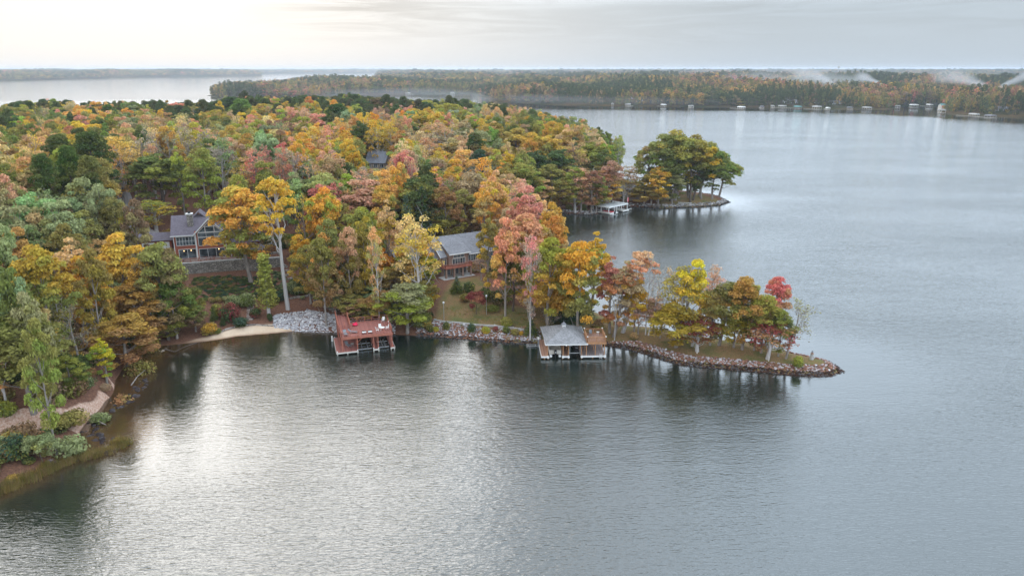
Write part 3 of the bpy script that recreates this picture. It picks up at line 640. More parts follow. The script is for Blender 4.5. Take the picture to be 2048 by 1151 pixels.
for t in TREES:
    c1 = np.array(PAL[t['c1']]); c2 = np.array(PAL[t['c2'] or random.choice(SECOND[t['c1']])])
    j = 1 + rg.normal(0, .10, 3); j2 = rg.uniform(.85, 1.15)
    t['t1'] = np.clip(c1 * j * j2, 0, .8); t['t2'] = np.clip(c2 * (1 + rg.normal(0, .08, 3)) * j2, 0, .8)
    tm, cm, hh, rr = FORMS[t['f']]
    t['s'] = (t['r'] / rr, t['r'] / rr * rg.uniform(.9, 1.1), t['h'] / hh); t['rz'] = rg.uniform(0, 6.28)

# ---- which ones stand as individuals: all read off the photo, then the fill trees that show largest
ORD = ['first', 'second', 'third', 'fourth', 'fifth', 'sixth', 'seventh', 'eighth', 'ninth', 'tenth', 'eleventh', 'twelfth', 'thirteenth', 'fourteenth', 'fifteenth', 'sixteenth']
fills = sorted([t for t in TREES if not t['hand']], key=lambda t: -(t['r'] * t['h']) / t['y'] ** 2 if -30 < t['px'] < 1300 else 1)
handt = [t for t in TREES if t['hand']]
INDIV = handt + fills[:max(0, 330 - len(handt))]
REST = [t for t in fills if t not in INDIV] if False else fills[max(0, 330 - len(handt)):]
def tree_region(t):
    px, py, y, x = t['px'], t['py'], t['y'], t['x']
    if x > 18 and y < 175: return 'on the narrow stone-edged spit'
    if x > 44 and 290 < y < 352: return 'on the grassy point beyond the white dock'
    if px < 270 and t['z'] < 30 and y < 142: return 'on the bank above the clay scarp'
    if py < 213 and px < 345: return 'on the western skyline of the wood'
    if py < 213 and px < 760: return 'on the skyline under the misty promontory'
    if py < 222 and px >= 760: return 'on the skyline before the far inlet'
    if 1120 <= px and py > 330 and y < 300 and y > 175: return 'beside the cove of the white dock'
    if 330 < px < 640 and y < 200: return 'around the glass-gabled house'
    if px < 330 and y < 215: return 'on the slope above the beach'
    if 640 <= px < 870 and y < 200: return 'above the red two-level dock'
    if 870 <= px < 1215 and y < 200: return 'around the lawn house with the grey roof'
    if px < 200: return 'in the hazy wood beyond the driveway' if py > 270 else 'in the sunlit wood below the western skyline'
    if px < 400: return 'in the wood behind the driveway' if py > 270 else 'in the wood below the skyline gap'
    if px < 600: return 'in the wood behind the glass-gabled house' if py > 280 else 'high beyond the glass-gabled house'
    if px < 780: return 'near the hidden blue-grey roof' if py > 290 else 'beyond the hidden blue-grey roof'
    if px < 960: return 'in the wood behind the lawn house' if py > 290 else 'in the upper wood beyond the lawn house'
    if px < 1110: return 'in the wood inland of the cove' if py > 300 else 'in the upper wood inland of the cove'
    return 'on the wooded shore behind the white dock' if py > 290 else 'where the wood slopes to open water'
def tree_noun(t):
    k = t['f'][0]
    return {'P': ('pine_tree', 'pine'), 'C': ('conifer_tree', 'conical evergreen'), 'R': ('bare_tree', 'nearly bare tree'), 'S': ('broadleaf_tree', 'thin-leaved tree'), 'T': ('broadleaf_tree', 'tall bare-stemmed tree'),
            'K': ('broadleaf_tree', 'spreading tree'), 'N': ('ivy_clad_tree', 'narrow ivy-clad tree')}.get(k, ('broadleaf_tree', 'leafy tree'))
groups = {}
for t in INDIV:
    t['reg'] = tree_region(t); t['nm'], t['noun'] = tree_noun(t); groups.setdefault((t['reg'], t['c1'], t['noun']), []).append(t)
for key in list(groups):
    if len(groups[key]) > 4:   # tell them apart by their second colour
        for t in groups.pop(key): groups.setdefault((key[0], key[1] + ('+' + t['c2'] if t['c2'] and t['c2'] != t['c1'] else ''), key[2]), []).append(t)
for (reg, c, noun), L in groups.items():
    L.sort(key=lambda t: t['px']); n = len(L)
    for k, t in enumerate(L):
        w = ' and '.join(WORD[q] for q in c.split('+'))
        if n == 1: t['label'] = f'{w} {noun} {reg}'
        elif n == 2: t['label'] = f'{("left-hand", "right-hand")[k]} {w} {noun} of two {reg}'
        else: t['label'] = f'{ORD[min(k, 15)]} {w} {noun} from the left {reg}'
seen = {}
for t in INDIV:
    seen.setdefault(t['label'], []).append(t)
print('dup labels', [(k, len(v)) for k, v in seen.items() if len(v) > 1])
for t in INDIV:
    root = empty(t['nm'], (t['x'], t['y'], t['z']), t['rz'], t['label'], {'pine_tree': 'pine tree', 'conifer_tree': 'evergreen tree', 'bare_tree': 'bare tree'}.get(t['nm'], 'tree'),
                 {'pine_tree': 'pines of the wood', 'conifer_tree': 'conical evergreens near the houses', 'bare_tree': 'bare trees of the wood'}.get(t['nm'], 'broadleaf trees of the wood'))
    root.scale = t['s']
    if t['hand'] == 2 and abs(t.get('lean', 0)) > 1.0:
        # lean the tree towards its crown
        q = Euler((0, 0, t['rz'])).to_matrix(); an = max(-.22, min(.22, t['lean'] / t['h'])); root.rotation_euler = (Matrix.Rotation(an, 3, 'Y') @ q).to_euler()
    tm, cm, hh, rr = FORMS[t['f']]
    link('trunk', tm, root); c = link('crown', cm, root)
    c['tint'] = [float(v) for v in t['t1']]; c['tint_b'] = [float(v) for v in t['t2']]

# ---- instanced masses (geometry nodes): the rest of the near wood, and the far woods
def instancer(name, label, pts, coll, kindlabel='stuff'):
    me = bpy.data.meshes.new(name); n = len(pts); me.vertices.add(n)
    me.vertices.foreach_set('co', np.array([(t[0], t[1], t[2]) for t in pts], np.float32).ravel())
    def attr(nm, ty, key, data): a = me.attributes.new(nm, ty, 'POINT'); a.data.foreach_set(key, np.asarray(data).ravel())
    attr('tint', 'FLOAT_COLOR', 'color', np.array([(*t[5], 1) for t in pts], np.float32)); attr('tint_b', 'FLOAT_COLOR', 'color', np.array([(*t[6], 1) for t in pts], np.float32))
    attr('size', 'FLOAT_VECTOR', 'vector', np.array([t[3] for t in pts], np.float32)); attr('turn', 'FLOAT', 'value', np.array([t[4] for t in pts], np.float32)); attr('form', 'INT', 'value', np.array([t[7] for t in pts], np.int32))
    o = link(name, me); tag(o, label, kind='stuff')
    g = bpy.data.node_groups.new(name, 'GeometryNodeTree')
    g.interface.new_socket('Geometry', in_out='INPUT', socket_type='NodeSocketGeometry'); g.interface.new_socket('Geometry', in_out='OUTPUT', socket_type='NodeSocketGeometry')
    gi = g.nodes.new('NodeGroupInput'); go = g.nodes.new('NodeGroupOutput'); ip = g.nodes.new('GeometryNodeInstanceOnPoints'); ci = g.nodes.new('GeometryNodeCollectionInfo')
    ci.inputs[0].default_value = coll; ci.inputs['Separate Children'].default_value = True; ci.inputs['Reset Children'].default_value = True; ip.inputs['Pick Instance'].default_value = True
    def na(nm, ty): a = g.nodes.new('GeometryNodeInputNamedAttribute'); a.data_type = ty; a.inputs['Name'].default_value = nm; return a.outputs[0]
    cx = g.nodes.new('ShaderNodeCombineXYZ'); g.links.new(na('turn', 'FLOAT'), cx.inputs[2])
    g.links.new(gi.outputs[0], ip.inputs['Points']); g.links.new(ci.outputs[0], ip.inputs['Instance']); g.links.new(na('form', 'INT'), ip.inputs['Instance Index'])
    g.links.new(na('size', 'FLOAT_VECTOR'), ip.inputs['Scale']); g.links.new(cx.outputs[0], ip.inputs['Rotation']); g.links.new(ip.outputs[0], go.inputs[0])
    o.modifiers.new('scatter', 'NODES').node_group = g
    return o
def form_collection(name, keys):
    c = bpy.data.collections.new(name)
    for i, k in enumerate(keys):
        tm, cm, hh, rr = FORMS[k]
        # trunk and crown joined in one mesh for instancing
        va = np.empty(len(tm.vertices) * 3, np.float32); tm.vertices.foreach_get('co', va); vb = np.empty(len(cm.vertices) * 3, np.float32); cm.vertices.foreach_get('co', vb)
        fa = np.empty(len(tm.loops), np.int32); tm.loops.foreach_get('vertex_index', fa); nb = len(cm.vertices)
        me = np_mesh('tree_form', np.concatenate([va, vb]), np.concatenate([fa.reshape(-1, 4), np.arange(nb).reshape(-1, 4) + len(va) // 3]), [tm.materials[0], LEAF], mi=[0] * (len(fa) // 4) + [1] * (nb // 4))
        A = np.empty(nb * 4, np.float32); cm.attributes['leafvar'].data.foreach_get('color', A)
        at = me.attributes.new('leafvar', 'FLOAT_COLOR', 'POINT'); at.data.foreach_set('color', np.concatenate([np.full(len(va) // 3 * 4, .5, np.float32), A]))
        o = bpy.data.objects.new('tree_form_%02d' % i, me); c.objects.link(o)
    return c
KEYS = ['B1', 'B2', 'B3', 'B4', 'B5', 'S1', 'S2', 'R2', 'P1', 'P2', 'P3', 'K1', 'K2', 'R1', 'T1', 'C1', 'B6', 'B7']
NEARC = form_collection('near_forms', KEYS)
instancer('forest', 'mixed autumn wood filling the peninsula behind the nearer trees', [(t['x'], t['y'], t['z'], t['s'], t['rz'], t['t1'], t['t2'], KEYS.index(t['f'])) for t in REST], NEARC)
# undergrowth below the trees along the near shores
UND = form_collection('undergrowth_forms', ['U1', 'U2'])
pts = []
UC = ['olive', 'brown', 'grn', 'dgrn', 'mauve', 'rust', 'ochre', 'sage', 'dgrn', 'olive']
def scatter_under(n, test, smin=.7, smax=1.6, cols=UC, x0=-150, x1=100, y0=86, y1=345):
    c = 0
    X = rg.uniform(x0, x1, n * 30); Y = rg.uniform(y0, y1, n * 30); Dd = poly_sd(X, Y, SH); Z = ground(X, Y); PX, PY, _ = proj(X, Y, Z)
    for i in range(len(X)):
        if c >= n: break
        if Dd[i] > .6 and test(X[i], Y[i], Dd[i], PX[i], PY[i]):
            s = rg.uniform(smin, smax); c1 = PAL[str(rg.choice(cols))]; c2 = PAL[str(rg.choice(cols))]
            pts.append((X[i], Y[i], Z[i] - .1, (s, s, s * rg.uniform(.7, 1.2)), rg.uniform(0, 6.28), c1, c2, int(rg.integers(0, 2)))); c += 1
def clear(px, py):
    return (340 < px < 672 and 505 < py < 672) or (855 < px < 1245 and 545 < py < 700) or (400 < px < 620 and py > 640) or (250 < px < 330 and 405 < py < 490)
scatter_under(1500, lambda x, y, d, px, py: y < 200 and x < 5 and not clear(px, py) and not (y < 126 and poly_sd([x], [y], CLIFF)[0] < 2.0 and poly_sd([x], [y], CLIFF)[0] > -2) and not (py > 655 and px > 300) and not (285 < px < 440 and d < 4.5), .5, 1.7)
scatter_under(500, lambda x, y, d, px, py: y > 195 and y < 345 and px > 850 and not (x > 62 and y > 290) and not (x > 20 and y > 290 and d < 6), .6, 1.4)
scatter_under(90, lambda x, y, d, px, py: y < 124 and x < -58 and d < 7 and py > 840, .3, .75, ['dgrn', 'olive', 'sage', 'blue', 'brown'])
instancer('undergrowth', 'low brush and saplings covering the wooded banks', pts, UND)

# ------------------------------------------------------------------ far shores
def farform(name, seed, kind):
    rg = np.random.default_rng(seed); cr = Crown(); tr = Acc()
    tr.add(*tube_path([[0, 0, 0], [0, 0, 9], [0, 0, 18]], [.4, .3, .1], 4))
    n = 170
    if kind == 'b':
        for k in range(12):
            d = unit(rg.normal(0, 1, 3)); d[2] = abs(d[2]) * 1.3 - .45 if k % 3 else -.9; c = np.array([d[0] * 3.6, d[1] * 3.6, 11.5 + d[2] * 8]); dd = unit(rg.normal(0, 1, (n // 12, 3)))
            pc = c + dd * 2.0; cr.add(leaves(pc, dd + np.array([0, 0, .3]), 1.0, rg), rg.uniform(), rg, np.clip(1 - pc[:, 2] / 21, 0, 1))
    else:
        for k in range(9):
            z = 14 + k; c = np.array([math.cos(k * 2.4) * (2.8 - k * .22), math.sin(k * 2.4) * (2.8 - k * .22), z]); dd = unit(rg.normal(0, 1, (16, 3))); pc = c + dd * np.array([1.6, 1.6, .9])
            cr.add(leaves(pc, np.array([0, 0, .8]) + dd * .4, .9, rg), rg.uniform(), rg, np.clip(1 - pc[:, 2] / 22, 0, 1))
    cm = cr.mesh(name); FORMS[name] = (tr.mesh('t', [BARK_DARK]), cm, 21, 5.2)
farform('F1', 31, 'b'); farform('F2', 32, 'b'); farform('F3', 33, 'p')
FARC = form_collection('far_forms', ['F1', 'F2', 'F3'])
def far_ground(x, y, poly):
    d = poly_sd(x, y, poly); x = np.ravel(x); y = np.ravel(y)
    hill = 9 * np.sin(x / 310 + 1.1 * np.sin(y / 420)) * np.cos(y / 370 + .6) + 6 * np.sin(x / 900 + y / 1300)
    z = 1.2 * (1 - np.exp(-np.maximum(d, 0) / 3)) + 9 * (1 - np.exp(-np.maximum(d, 0) / 120)) + hill * sst(d / 400)
    z = z + 10 * sst((y - 2200) / 4000)
    cap = np.interp(y, [0, 1500, 3000, 6000, 12000, 40000], [18, 18, 21, 25, 24, 24])
    z = np.minimum(z, cap)
    return np.where(d > 0, z, np.maximum(d * .03, -3) - .02), d
def far_land(name, label, poly, x_of, ys):
    T = np.linspace(*x_of, 260); V = []; 
    XX, YY = np.meshgrid(T, ys); XX = XX * YY
    Z, d = far_ground(XX, YY, poly); nx, ny = len(T), len(ys); idx = np.arange(nx * ny).reshape(ny, nx)
    F = np.stack([idx[:-1, :-1], idx[:-1, 1:], idx[1:, 1:], idx[1:, :-1]], -1).reshape(-1, 4); F = F[Z[F].max(1) > -1.0]
    me = np_mesh(name, np.stack([XX.ravel(), YY.ravel(), Z], -1), F, smooth=True)
    m, nt, out = new_mat(name + '_floor'); b = N(nt, 'ShaderNodeBsdfPrincipled'); nt.links.new(b.outputs[0], out.inputs[0]); b.inputs['Roughness'].default_value = 1; b.inputs['Specular IOR Level'].default_value = 0
    p = geo_pos(nt); n1 = noise(nt, .02, 6, p, .7); n2 = noise(nt, .004, 4, p, .6)
    c = mixc(nt, maprange(nt, n1, .42, .6), (.035, .045, .02), (.12, .075, .035)); c = mixc(nt, maprange(nt, n2, .5, .65), c, (.05, .065, .03)); nt.links.new(c, b.inputs['Base Color'])
    me.materials.append(m); return tag(link(name, me), label, kind='structure')
ysf = np.unique(np.concatenate([np.arange(820, 1800, 12), np.arange(1800, 3200, 45), np.geomspace(3200, 28000, 60)]))
far_land('hills', 'low land of the wooded far shores', LA, (-.85, .95), ysf)
far_land('hills', 'low land of the distant western shore', LD, (-.95, .05), np.geomspace(2600, 28000, 110))
pts = []; ptsd = []
ZP = [['olive', 'grn', 'brown', 'dgrn', 'olive'], ['ochre', 'olive', 'rust', 'org', 'gold'], ['grn', 'dgrn', 'olive', 'ochre', 'brown'], ['tan', 'brown', 'rust', 'gold', 'red', 'olive']]
def far_trees(poly, ys, xr, out, pines=.25, warm=.45):
    y = ys[0]
    while y < ys[1]:
        sp = max(8.5, y * .0065); n = int((xr[1] - xr[0]) * y / sp)
        X = (np.linspace(xr[0], xr[1], n) * y + rg.uniform(-.45, .45, n) * sp); Y = y + rg.uniform(-.45, .45, n) * sp
        Z, d = far_ground(X, Y, poly); k = d > 1.5
        zone = np.sin(X / 130 + Y / 210) + np.sin(X / 61 - Y / 97) * .7
        for x_, y_, z_, q in zip(X[k], Y[k], Z[k], zone[k]):
            s = sp / 9.0 * (1 + .35 * math.sin(x_ / 47 + 1.7 * math.sin(y_ / 83))); hs = rg.uniform(.66, 1.12) * (1.05 + .22 * math.sin(x_ / 88 + y_ / 160) + .12 * math.sin(x_ / 31))
            pn = q > .55 and rg.uniform() < .75 or rg.uniform() < .12
            if pn: c1 = PAL['dgrn']; c2 = PAL['pine']; fi = 2 if rg.uniform() < .5 else 0
            else:
                c1 = PAL[str(rg.choice(ZP[int((math.sin(x_ / 70 + 2 * math.sin(y_ / 190)) + 1) * 1.999)]))]; c2 = PAL[str(rg.choice(['olive', 'brown', 'grn', 'ochre', 'dgrn']))]; fi = int(rg.integers(0, 2))
            jj = rg.uniform(.5, .9)
            out.append((x_, y_, z_ - .5, (s * rg.uniform(.8, 1.2), s * rg.uniform(.8, 1.2), hs), rg.uniform(0, 6.28), np.array(c1) * jj, np.array(c2) * jj, fi))
        y += sp
far_trees(LA, (840, 9000), (-.62, .80), pts)
far_trees(LD, (3000, 14000), (-.76, -.05), ptsd)
print('far trees', len(pts), len(ptsd))
instancer('far_forest', 'mixed autumn forest covering the far shores of the lake', pts, FARC)
instancer('far_forest', 'dark low forest along the distant western shore', ptsd, FARC)

# ------------------------------------------------------------------ solid builder
class MB:
    def __init__(s): s.V = []; s.F = []; s.M = []
    def poly(s, pts, faces, m=0):
        n = len(s.V); s.V += [tuple(map(float, p)) for p in pts]; s.F += [tuple(i + n for i in f) for f in faces]; s.M += [m] * len(faces); return s
    def box(s, x0, x1, y0, y1, z0, z1, m=0):
        return s.poly([(x0, y0, z0), (x1, y0, z0), (x1, y1, z0), (x0, y1, z0), (x0, y0, z1), (x1, y0, z1), (x1, y1, z1), (x0, y1, z1)],
                      [(0, 3, 2, 1), (4, 5, 6, 7), (0, 1, 5, 4), (1, 2, 6, 5), (2, 3, 7, 6), (3, 0, 4, 7)], m)
    def beam(s, a, b, w, h=None, m=0, up=(0, 0, 1)):
        h = h or w; a = Vector(a); b = Vector(b); d = (b - a).normalized(); u = Vector(up)
        if abs(d.dot(u)) > .95: u = Vector((1, 0, 0))
        sx = d.cross(u).normalized() * w / 2; sz = sx.cross(d).normalized() * h / 2
        pts = [a - sx - sz, a + sx - sz, a + sx + sz, a - sx + sz, b - sx - sz, b + sx - sz, b + sx + sz, b - sx + sz]
        return s.poly(pts, [(0, 3, 2, 1), (4, 5, 6, 7), (0, 1, 5, 4), (1, 2, 6, 5), (2, 3, 7, 6), (3, 0, 4, 7)], m)
    def cyl(s, a, b, r0, r1=None, n=10, m=0):
        r1 = r0 if r1 is None else r1; a = Vector(a); b = Vector(b); d = (b - a).normalized(); u = Vector((0, 0, 1)) if abs(d.z) < .9 else Vector((1, 0, 0))
        x = d.cross(u).normalized(); y = d.cross(x); p = []
        for c, r in ((a, r0), (b, r1)):
            for k in range(n): t = k * 2 * PI / n; p.append(c + (x * math.cos(t) + y * math.sin(t)) * r)
        f = [(k, (k + 1) % n, n + (k + 1) % n, n + k) for k in range(n)] + [tuple(range(n))[::-1], tuple(range(n, 2 * n))]
        return s.poly(p, f, m)
    def dome(s, c, r, n=12, k=5, sz=1.0, m=0, full=True):
        p = []; f = []
        lo = -PI / 2 if full else 0
        for i in range(k + 1):
            t = lo + (PI / 2 - lo) * i / k
            for j in range(n): a = j * 2 * PI / n; p.append((c[0] + r * math.cos(t) * math.cos(a), c[1] + r * math.cos(t) * math.sin(a), c[2] + r * sz * math.sin(t)))
        for i in range(k):
            for j in range(n): f.append((i * n + j, i * n + (j + 1) % n, (i + 1) * n + (j + 1) % n, (i + 1) * n + j))
        return s.poly(p, f, m)
    def prism(s, prof, axis, a, b, m=0):
        """extrude a closed profile; axis 'x': profile in (y,z), 'y': profile in (x,z)"""
        n = len(prof); mk = (lambda t, q: (t, q[0], q[1])) if axis == 'x' else (lambda t, q: (q[0], t, q[1]))
        p = [mk(a, q) for q in prof] + [mk(b, q) for q in prof]
        return s.poly(p, [tuple(range(n)), tuple(range(n, 2 * n))[::-1]] + [(k, (k + 1) % n, n + (k + 1) % n, n + k) for k in range(n)], m)
    def build_each(s, name, mats, parent=None, k=8):
        fi = 0
        for i in range(0, len(s.V), k):
            q = MB(); q.V = s.V[i:i + k]; q.F = [tuple(a - i for a in f) for f in s.F if i <= f[0] < i + k]; q.M = [0] * len(q.F); q.build(name, mats, parent)
    def build(s, name, mats, parent=None, bevel=0.0):
        me = bpy.data.meshes.new(name); me.from_pydata(s.V, [], s.F); mats = mats if isinstance(mats, (list, tuple)) else [mats]
        for m in mats: me.materials.append(m)
        me.polygons.foreach_set('material_index', s.M); me.update()
        import bmesh
        bm = bmesh.new(); bm.from_mesh(me); bmesh.ops.recalc_face_normals(bm, faces=bm.faces); bm.to_mesh(me); bm.free()
        o = link(name, me, parent)
        if bevel: bv = o.modifiers.new('bevel', 'BEVEL'); bv.width = bevel; bv.segments = 1
        return o

M = {}
M['redwood'] = boards('red_stained_decking', (.35, .135, .11), .15)
M['redwood_trim'] = mat('red_stained_timber', (.42, .15, .10), .7, .3, 2)
M['cedar'] = boards('cedar_decking', (.38, .22, .155), .15)
M['cedar_trim'] = mat('cedar_timber', (.46, .24, .12), .7, .3, 2)
M['greydeck'] = boards('weathered_decking', (.33, .27, .26), .15)
M['white'] = mat('white_paint', (.78, .78, .76), .5, .08, 4)
M['offwhite'] = mat('cream_paint', (.62, .58, .52), .6, .12, 3)
M['grey'] = mat('grey_plastic', (.22, .23, .25), .6, .2, 3)
M['lgrey'] = mat('pale_concrete', (.46, .45, .43), .9, .25, 1.5)
M['black'] = mat('black_rubber', (.02, .02, .023), .5, .2, 3)
M['metal'] = mat('galvanised_metal', (.55, .56, .57), .4, .15, 4, metal=.6)
M['pink'] = mat('pink_red_vinyl', (.75, .02, .09), .5, .1, 3)
M['brick'] = masonry('brown_brick', (.34, .20, .145), (.24, .135, .10), (.38, .33, .29))
M['redbrick'] = masonry('red_siding', (.40, .12, .07), (.33, .095, .06), (.26, .08, .05), .9, .16)
M['stone'] = masonry('fieldstone', (.44, .40, .35), (.20, .18, .16), (.10, .09, .08), scale=1.9, use_voronoi=True)
M['slab'] = masonry('flagstone', (.42, .38, .34), (.30, .27, .25), (.16, .13, .11), scale=.8, use_voronoi=True)
M['roof1'] = shingles('mauve_shingles', (.145, .125, .15))
M['roof2'] = shingles('grey_shingles', (.20, .20, .215))
M['roof3'] = shingles('silver_shingles', (.27, .27, .28))
M['roofblue'] = shingles('blue_grey_shingles', (.23, .25, .30))
M['teal'] = mat('teal_roof', (.12, .33, .33), .5, .2, 1)
M['tan'] = mat('tan_siding', (.40, .33, .26), .8, .2, 1)
M['flagred'] = mat('flag_cloth', (.62, .10, .12), .8, .2, 3)
M['wet'] = mat('weathered_pile', (.50, .46, .40), .8, .3, 3)
def glass_mat():
    m, nt, out = new_mat('window_glass'); b = N(nt, 'ShaderNodeBsdfPrincipled'); nt.links.new(b.outputs[0], out.inputs[0])
    n1 = noise(nt, .55, 3, obj_pos(nt)); nt.links.new(mixc(nt, maprange(nt, n1, .4, .65), (.02, .026, .032), (.16, .19, .21)), b.inputs['Base Color'])
    b.inputs['Roughness'].default_value = .06; b.inputs['IOR'].default_value = 1.6; return m
M['glass'] = glass_mat()
m, nt, out = new_mat('lit_bulb'); e = N(nt, 'ShaderNodeEmission'); e.inputs[0].default_value = (1, .62, .25, 1); e.inputs[1].default_value = 3; nt.links.new(e.outputs[0], out.inputs[0]); M['lit'] = m

def window(parent, x0, x1, z0, z1, y, cols=2, rows=1, fr=.09, fm='white', dy=-1):
    """frame proud of the wall, pane just behind it; wall face at y, outward = dy"""
    f = MB(); d0, d1 = sorted((y + dy * .01, y + dy * .11))
    f.box(x0 - fr, x0, d0, d1, z0 - fr, z1 + fr).box(x1, x1 + fr, d0, d1, z0 - fr, z1 + fr).box(x0, x1, d0, d1, z1, z1 + fr).box(x0, x1, d0, d1, z0 - fr, z0)
    for k in range(1, cols): xc = x0 + (x1 - x0) * k / cols; f.box(xc - fr * .4, xc + fr * .4, d0 + .012, d1 - .012, z0, z1)
    for k in range(1, rows): zc = z0 + (z1 - z0) * k / rows; f.box(x0, x1, d0 + .02, d1 - .02, zc - fr * .35, zc + fr * .35)
    w = f.build('window', M[fm], parent)
    MB().box(x0, x1, min(y + dy * .004, y + dy * .05), max(y + dy * .004, y + dy * .05), z0, z1).build('pane', M['glass'], w)
    return w
def slab_roof(mb, quad, t=.16, m=0):
    q = [Vector(p) for p in quad]; n = (q[1] - q[0]).cross(q[2] - q[0]).normalized()
    if n.z < 0: n = -n
    lo = [p - n * t for p in q]; k = len(q)
    mb.poly(q + lo, [tuple(range(k)), tuple(range(k, 2 * k))[::-1]] + [(i, (i + 1) % k, k + (i + 1) % k, k + i) for i in range(k)], m)
def railing(parent, pts, h, mm, post=.1, step=1.8, rails=(1.0, .55, .12), bal=0, name='railing', cap=None, closed=False):
    r = MB()
    for a, b in zip(pts[:-1], pts[1:]):
        a = Vector(a); b = Vector(b); L = (b - a).length; n = max(1, round(L / step))
        for k in range(n + 1):
            p = a.lerp(b, k / n); r.box(p.x - post / 2, p.x + post / 2, p.y - post / 2, p.y + post / 2, p.z, p.z + h)
        for q in rails:
            w = post * (1.25 if q > .9 else .45); r.beam(a + Vector((0, 0, h * q)), b + Vector((0, 0, h * q)), w, .05 if q > .9 else .07)
        if bal:
            nb = int(L / bal)
            for k in range(nb): p = a.lerp(b, (k + .5) / nb); r.box(p.x - .02, p.x + .02, p.y - .02, p.y + .02, p.z + .1, p.z + h * .97)
    return r.build(name, mm, parent)

# ------------------------------------------------------------------ the brick-red house with the glass gable
h1 = empty('lake_house', (*H1_O, H1_Z), H1_R, 'red two-storey house with a glass gable, stone chimney and mauve-grey roof', 'house')
w = MB()
w.box(0, 13.2, 0, 12, -.3, 6.4).prism([(0, 6.4), (12, 6.4), (6, 10.2)], 'x', 0, 13.2)
w.box(5.4, 12.4, -.9, -.004, -.3, 6.7).prism([(5.4, 6.7), (12.4, 6.7), (8.9, 10.25)], 'y', -.9, 5)
w.box(13.2, 20.5, 2.5, 11, -.3, 3.2)
w.build('wall', M['redbrick'], h1)
rf = MB()
ov = .55
slab_roof(rf, [(-ov, -.45, 6.32), (5.0, -.45, 6.32), (5.0, 6, 10.42), (-ov, 6, 10.42)])
slab_roof(rf, [(12.8, -.45, 6.32), (13.2 + ov, -.45, 6.32), (13.2 + ov, 6, 10.42), (12.8, 6, 10.42)])
slab_roof(rf, [(5.0, .9, 7.16), (12.8, .9, 7.16), (12.8, 6, 10.40), (5.0, 6, 10.40)])
slab_roof(rf, [(-ov, 12.45, 6.32), (13.2 + ov, 12.45, 6.32), (13.2 + ov, 6, 10.43), (-ov, 6, 10.43)])
slab_roof(rf, [(4.85, -1.5, 6.36), (8.9, -1.5, 10.5), (8.9, 6, 10.5), (4.85, 6, 6.36)])
slab_roof(rf, [(12.95, -1.5, 6.36), (8.9, -1.5, 10.505), (8.9, 6, 10.505), (12.95, 6, 6.36)])
slab_roof(rf, [(12.9, 1.6, 3.2), (21, 1.6, 3.2), (21, 7, 6.0), (12.9, 7, 6.0)])
slab_roof(rf, [(12.9, 12, 3.2), (21, 12, 3.2), (21, 7, 6.01), (12.9, 7, 6.01)])
# small gable behind the ridge
slab_roof(rf, [(4.2, 5, 9.4), (6.2, 5, 11.3), (6.2, 10, 11.3), (4.2, 10, 9.4)]); slab_roof(rf, [(8.2, 5, 9.4), (6.2, 5, 11.305), (6.2, 10, 11.305), (8.2, 10, 9.4)])
roof = rf.build('roof', M['roof1'], h1)
ch = MB(); ch.box(3.5, 4.9, 2.2, 3.5, 6.5, 11.2); ch.build('chimney', M['stone'], roof)
MB().box(3.35, 5.05, 2.05, 3.65, 11.2, 11.4).box(3.9, 4.5, 2.6, 3.2, 11.4, 11.9, 1).build('chimney_cap', [M['white'], M['black']], roof)
tr = MB()
tr.beam((4.75, -1.56, 6.3), (8.9, -1.56, 10.45), .08, .26).beam((13.05, -1.56, 6.3), (8.9, -1.56, 10.45), .08, .26)
tr.box(-.6, 4.7, -.58, -.46, 6.12, 6.34).box(-.03, .14, -.06, -.004, -.2, 6.2).box(5.25, 5.5, -1.0, -.91, -.2, 6.6).box(12.3, 12.55, -1.0, -.91, -.2, 6.6).box(5.1, 5.24, -.3, -.1, -.2, 6.3)
tr.build('white_trim', M['white'], h1)
window(h1, .7, 5.0, 3.75, 5.85, 0, 6, 2); window(h1, 1.0, 5.0, .3, 2.65, 0, 2)
window(h1, 6.0, 11.8, 3.6, 5.6, -.9, 3); window(h1, 6.0, 11.8, 5.85, 6.8, -.9, 3); window(h1, 5.9, 11.9, .3, 2.65, -.9, 3)
g = MB(); yv = -1.0
for a, b, c_, d_ in (((6.3, 7.05), (7.7, 7.05), (7.7, 8.4), (6.3, 7.2)), ((7.95, 7.05), (9.85, 7.05), (9.85, 8.35), (7.95, 8.35)), ((10.1, 7.05), (11.5, 7.05), (11.5, 7.2), (10.1, 8.4)), ((7.95, 8.55), (9.85, 8.55), (8.95, 9.5), (8.85, 9.5))):
    g.poly([(p[0], yv, p[1]) for p in (a, b, c_, d_)] + [(p[0], yv + .08, p[1]) for p in (a, b, c_, d_)], [(0, 1, 2, 3), (7, 6, 5, 4), (0, 4, 5, 1), (1, 5, 6, 2), (2, 6, 7, 3), (3, 7, 4, 0)])
gp = g.build('gable_glass', M['glass'], h1)
fr = MB(); fz_ = -1.06
for a, b in (((6.1, 7.0), (11.7, 7.0)), ((6.1, 7.1), (8.9, 9.75)), ((11.7, 7.1), (8.9, 9.75)), ((7.82, 7.0), (7.82, 8.6)), ((9.98, 7.0), (9.98, 8.6)), ((7.6, 8.45), (10.2, 8.45))):
    fr.beam((a[0], fz_, a[1]), (b[0], fz_, b[1]), .1, .13)
fr.build('gable_frame', M['white'], gp)
